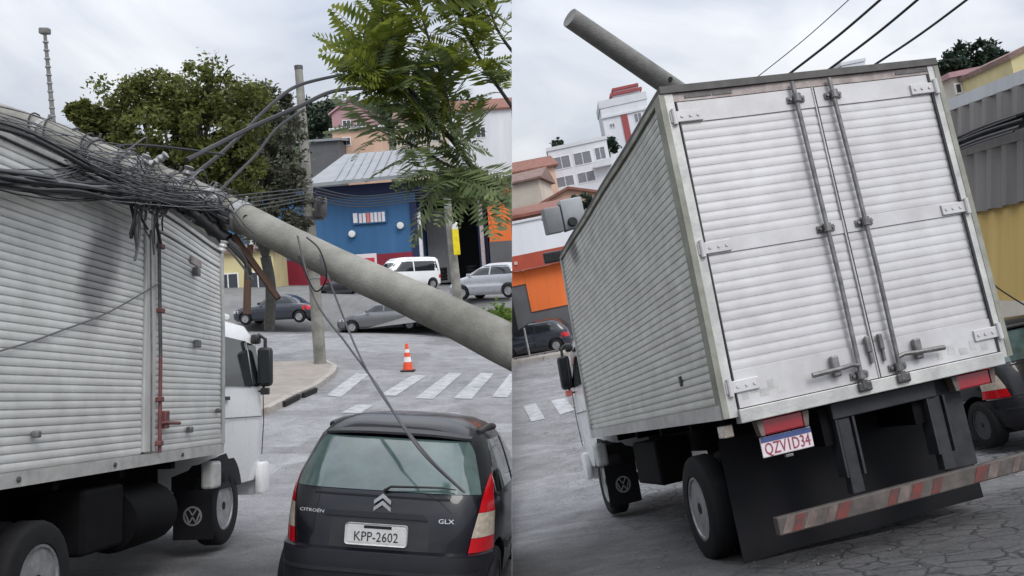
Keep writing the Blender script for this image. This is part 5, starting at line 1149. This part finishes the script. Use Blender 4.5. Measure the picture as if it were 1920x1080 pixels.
house('white_apartments', 'white two storey apartment block with paired windows on the hillside', frame(at(1098, 355, 90), RR_, -4), 112 * kq, 84 * kq, 7, 'white_wall', ('flat', 'pale_wall', .35, .12), ((-34 * kq, 46 * kq, 1.8, 1.3), (6 * kq, 46 * kq, 1.8, 1.3), (-34 * kq, 12 * kq, 1.8, 1.1), (6 * kq, 12 * kq, 1.8, 1.1), (40 * kq, 48 * kq, 1.1, 1.3)), 'apartments', None, (('balcony', 'pale_wall', (22 * kq, 56 * kq, -1.0, -.01, 34 * kq, 38 * kq)), ('balcony', 'pale_wall', (22 * kq, 56 * kq, -.95, -.8, 38 * kq + .004, 46 * kq)), ('lower_wall', 'white_wall', (-64 * kq, -20 * kq, -.8, -.01, -26 * kq, 8 * kq))), 'pane_hazed')
kt = 115 / F
tw = house('white_tower', 'tall white residential tower with a vertical red stripe', frame(at(1196, 330, 115), RR_, -4), 88 * kt, 138 * kt, 8, 'white_wall', ('flat', 'pale_wall', 14 * kt, .1), ((-28 * kt, 98 * kt, .7, .6), (-28 * kt, 60 * kt, .7, .6), (22 * kt, 98 * kt, 1.0, 1.2), (22 * kt, 60 * kt, 1.0, 1.2)), 'tower', None, (('red_stripe', 'red_trim', (-9 * kt, 3 * kt, -.12, -.01, 0, 118 * kt)), ('cornice', 'pale_wall', (-46 * kt, 46 * kt, -.2, -.01, 118.5 * kt, 122 * kt)), ('penthouse', 'white_wall', (-16 * kt, 36 * kt, .6, 6, 152.2 * kt, 158 * kt)), ('red_eave', 'red_trim', (-20 * kt, 40 * kt, .2, 6.5, 158.2 * kt, 163 * kt)), ('red_eave', 'red_trim', (-14 * kt, 36 * kt, .8, 6, 168 * kt, 173 * kt)), ('penthouse_top', 'pale_wall', (-12 * kt, 34 * kt, 1, 5.8, 163.2 * kt, 167.8 * kt))), 'pane_hazed')
house('cream_house', 'cream house with a brown tiled roof at the left edge of the right view', frame(at(975, 405, 70), RR_, -12), 96 * 70 / F, 64 * 70 / F, 6, 'cream_wall', ('gable', 'roof_brown', 1.0, .35), ((-.9, 1.0, .8, .9),), 'house', 'houses on the right hillside')
house('brown_roof_house', 'house with a long brown tiled roof above the cream house', frame(at(985, 345, 85), RR_, 6), 120 * 85 / F, 26 * 85 / F, 6, 'peach_wall', ('gable', 'roof_tile', 1.3, .4), (), 'house', 'houses on the right hillside')
house('gabled_house', 'peach house with a low tiled gable below the white apartments', frame(at(1075, 405, 68), RR_, 0), 100 * 68 / F, 34 * 68 / F, 6, 'peach_wall', ('front', 'roof_tile', 20 * 68 / F, .35), ((0, .6, .8, .6),), 'house', 'houses on the right hillside')
house('low_brown_house', 'low brownish house with flat tiled roof just above the white parapet', frame(at(1010, 440, 60), RR_, 0), 150 * 60 / F, 44 * 60 / F, 5, 'roof_brown', ('shed', 'roof_tile', .9, .2), ((-1.5, .5, .9, .7), (.6, .5, .9, .7)), 'house', 'houses on the right hillside')
house('small_white_house', 'small white house with dark openings at the left edge above the parapet', frame(at(985, 440, 55), RR_), 70 * 55 / F, 24 * 55 / F, 3, 'white_wall', ('flat', 'pale_wall', .15, .1), ((-.5, .1, .5, .45), (.3, .1, .4, .45)), 'house', 'houses on the right hillside')
hill('hill', [(960.2, 330), (1000, 322), (1100, 300), (1200, 260), (1300, 220)], 150)
for i, (px, py, r, sd, lb) in enumerate(((1140, 268, 1.0, 41, 'small dark tree between the apartments and the tower'), (1045, 268, .7, 42, 'small dark tree behind the apartments roof'), (1105, 388, 1.3, 43, 'dark shrubby tree below the gabled house'))):
    dd = (100, 96, 62)[i]; tree('hill_tree', lb, at(px, py + 30, dd), [(at(px, py, dd), r), (at(px + 8, py + 8, dd), r * .8)], .16, 'leaf_deep', 'bark_grey', sd, per=36, dens=20, trunk_r=.15, group='trees on the right hillside')
# warehouse along the right
def wp(u, pa, pb, off=0.0):
    a, b_ = at(1730, pa, 20.0), at(1960, pb, 12.6); p = a + (b_ - a) * u; n = Vector((-(b_ - a).y, (b_ - a).x, 0)).normalized()
    if n.x > 0: n = -n
    return p + n * off
wh = thing('warehouse', 'corrugated metal warehouse with a yellow lower wall along the right', 'warehouse', Matrix.Translation(wp(0, 560, 560))); wi = Matrix.Translation(-wp(0, 560, 560))
def strip(name, m, a0, a1, b0, b1, off, thick, par, u0=0, u1=1.45):
    vs = []
    for u in (u0, u1):
        for (pa, pb) in ((a0, b0), (a1, b1)):
            for o_ in (off, off - thick): vs.append(wp(u, pa, pb, o_))
    return MB().add(vs, [(0, 1, 3, 2), (4, 6, 7, 5), (0, 4, 5, 1), (2, 3, 7, 6), (0, 2, 6, 4), (1, 5, 7, 3)], wi).build(name, m, par)
strip('wall', 'yellow_wall', 418, 640, 366, 640, 0, .3, wh)
strip('plinth', 'cream_wall', 560, 700, 565, 760, .04, .03, wh)
def sheets(name, m, a0, a1, b0, b1, off, ns, ribs):
    for s_ in range(ns):
        g = MB(); vs = []; n = ribs * 6
        for i in range(n + 1):
            u = (s_ + i / n * .992) / 5; ph = (i / 6) % 1.0; dd = off + (.085 if ph < .36 else (.0 if ph > .5 and ph < .86 else .042))
            for (pa, pb) in ((a0, b0), (a1, b1)): vs.append(wp(u, pa, pb, dd))
        g.add(vs, [(2 * i, 2 * i + 2, 2 * i + 3, 2 * i + 1) for i in range(n)], wi); g.build(name, m, wh)
sheets('cladding_sheet', 'metal_sheet', 318, 424, 255, 371, .05, 7, 2)
sheets('cladding_sheet', 'metal_sheet', 232, 284, 150, 204, .12, 7, 2)
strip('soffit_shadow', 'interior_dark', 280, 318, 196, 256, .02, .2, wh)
strip('canopy', 'metal_sheet', 302, 318, 232, 254, .14, .10, wh)
strip('roof_flashing', 'sheet_light', 212, 232, 124, 151, .20, .3, wh)
g = MB(); g.add([wp(0, 213, 125, .18), wp(1.45, 213, 125, .18), wp(1.45, 213, 125, -5), wp(0, 213, 125, -5)], [(0, 1, 2, 3)], wi); g.build('roof', 'sheet_light', wh)
for k, (a, b_, r) in enumerate(((283, 208, .028), (291, 222, .02), (303, 236, .03), (296, 216, .012), (312, 244, .016))):
    cable([wp(u / 4, a + (4 if u == 2 else 0), b_ + (3 if u == 2 else 0), .24 + .04 * k) for u in range(5)], r, 'black cable strung along the front of the metal warehouse', 'cables along the warehouse')
cable([at(1840, 500, 12.5), at(1862, 532, 12.4), at(1895, 556, 12.2), at(1935, 580, 12)], .012, 'black cable sagging in front of the yellow wall')
kz = 40 / F
house('pink_roof_house', 'pale house with a pinkish roof edge behind the warehouse roof', frame(at(1852, 196, 40), RR_, 0), 112 * kz, 62 * kz, 5, 'cream_wall', ('flat', 'pink_wall', 10 * kz, .2), ((-1.0, .7, .6, .5),), 'house', 'houses behind the warehouse')
house('yellow_house', 'yellow house with a dark sloping roof edge at the upper right corner', frame(at(1950, 170, 36), RR_, 0), 84 * 36 / F, 74 * 36 / F, 5, 'yellow_pale', ('front', 'roof_brown', 14 * 36 / F, .12), ((.2, .55, .5, .5),), 'house', 'houses behind the warehouse')
house('far_building', 'tiny pale building showing just above the truck roof edge', frame(at(1608, 160, 90), RR_, 0), 44 * 90 / F, 42 * 90 / F, 5, 'pale_wall', ('flat', 'pale_wall', .3, .1), (), 'building')
tree('dark_tree', 'dark green rounded tree behind the warehouse roof', at(1815, 215, 44), [(at(*p, 44), r) for p, r in (((1790, 118), .9), ((1825, 105), .95), ((1860, 118), .75), ((1765, 130), .6), ((1800, 145), .7), ((1840, 140), .7), ((1875, 105), .35))], .13, 'leaf_deep', 'bark_grey', 77, per=60, dens=24)
sb = ground_pt(1808, 842, hR); o = MB().lathe([(.02, 0), (.06, .02), (.075, .08), (.06, .14), (.02, .16)], 14, Matrix.Translation(sb), axis='z').build('plastic_cup', 'porcelain', None, True); tag(o, 'crumpled white plastic cup on the asphalt beside the black car wheel', 'cup')

# grit and broken concrete chips scattered on the asphalt
def debris(side, h, spots, n, seed):
    rd = random.Random(seed); g = MB()
    for _ in range(n):
        px, py, sp = rd.choice(spots); p = ground_pt(px + rd.gauss(0, sp), py + rd.gauss(0, sp * .35), h); s_ = rd.uniform(.003, .010) * (1 if rd.random() < .93 else 2)
        q = [Vector((rd.uniform(-1, 1), rd.uniform(-1, 1), rd.uniform(-.2, .9))).normalized() * s_ * rd.uniform(.6, 1.2) for _ in range(4)]
        z = Vector((p.x, p.y, h(p.x, p.y) + s_ * .3)); g.add([z + v for v in q], [(0, 1, 2), (0, 2, 3), (0, 3, 1), (1, 3, 2)])
    o = g.build('debris', 'lot_paving' if side == 'L' else 'concrete_pole_dark', None); tag(o, 'scattered grit and concrete chips on the asphalt %s' % ('by the black hatchback' if side == 'L' else 'around the truck wheels'), 'debris', None, 'stuff')
SIDE = 'L'; debris('L', hL, [(540, 900, 60), (480, 1000, 40), (600, 780, 60), (820, 750, 70), (500, 860, 40)], 260, 3)
SIDE = 'R'; debris('R', hR, [(1050, 950, 60), (1200, 1000, 80), (1700, 1020, 110), (1080, 860, 50), (1450, 1060, 90)], 300, 5)

# ------------------------------------------------------------------ the two views meet at the plane x = 0: trim what would cross it
bpy.context.view_layer.update()
for o, side in LINKED:
    if o.type != 'MESH': continue
    s = -1 if side == 'L' else 1; mw = o.matrix_world
    bb = [s * (mw @ Vector(c)).x for c in o.bound_box]
    if min(bb) > .0015: continue
    if max(bb) < .0015:
        bpy.data.objects.remove(o); continue
    me = o.data.copy(); o.data = me; bm = bmesh.new(); bm.from_mesh(me); inv = mw.inverted()
    co = inv @ Vector((s * .0015, 0, 0)); no = (mw.to_3x3().transposed() @ Vector((s, 0, 0))).normalized()
    r = bmesh.ops.bisect_plane(bm, geom=bm.verts[:] + bm.edges[:] + bm.faces[:], plane_co=co, plane_no=no, clear_inner=True)
    ed = [e for e in r['geom_cut'] if isinstance(e, bmesh.types.BMEdge)]
    if ed and o.name.split('.')[0] in ('shaft', 'wall', 'body', 'roof', 'branch'):
        try: bmesh.ops.holes_fill(bm, edges=ed)
        except Exception: pass
    n = len(bm.faces); bm.to_mesh(me); bm.free()
    if n == 0: bpy.data.objects.remove(o)
for o in list(COL.objects):      # drop stand-alone empties left without parts
    if o.type == 'EMPTY' and not o.children: bpy.data.objects.remove(o)
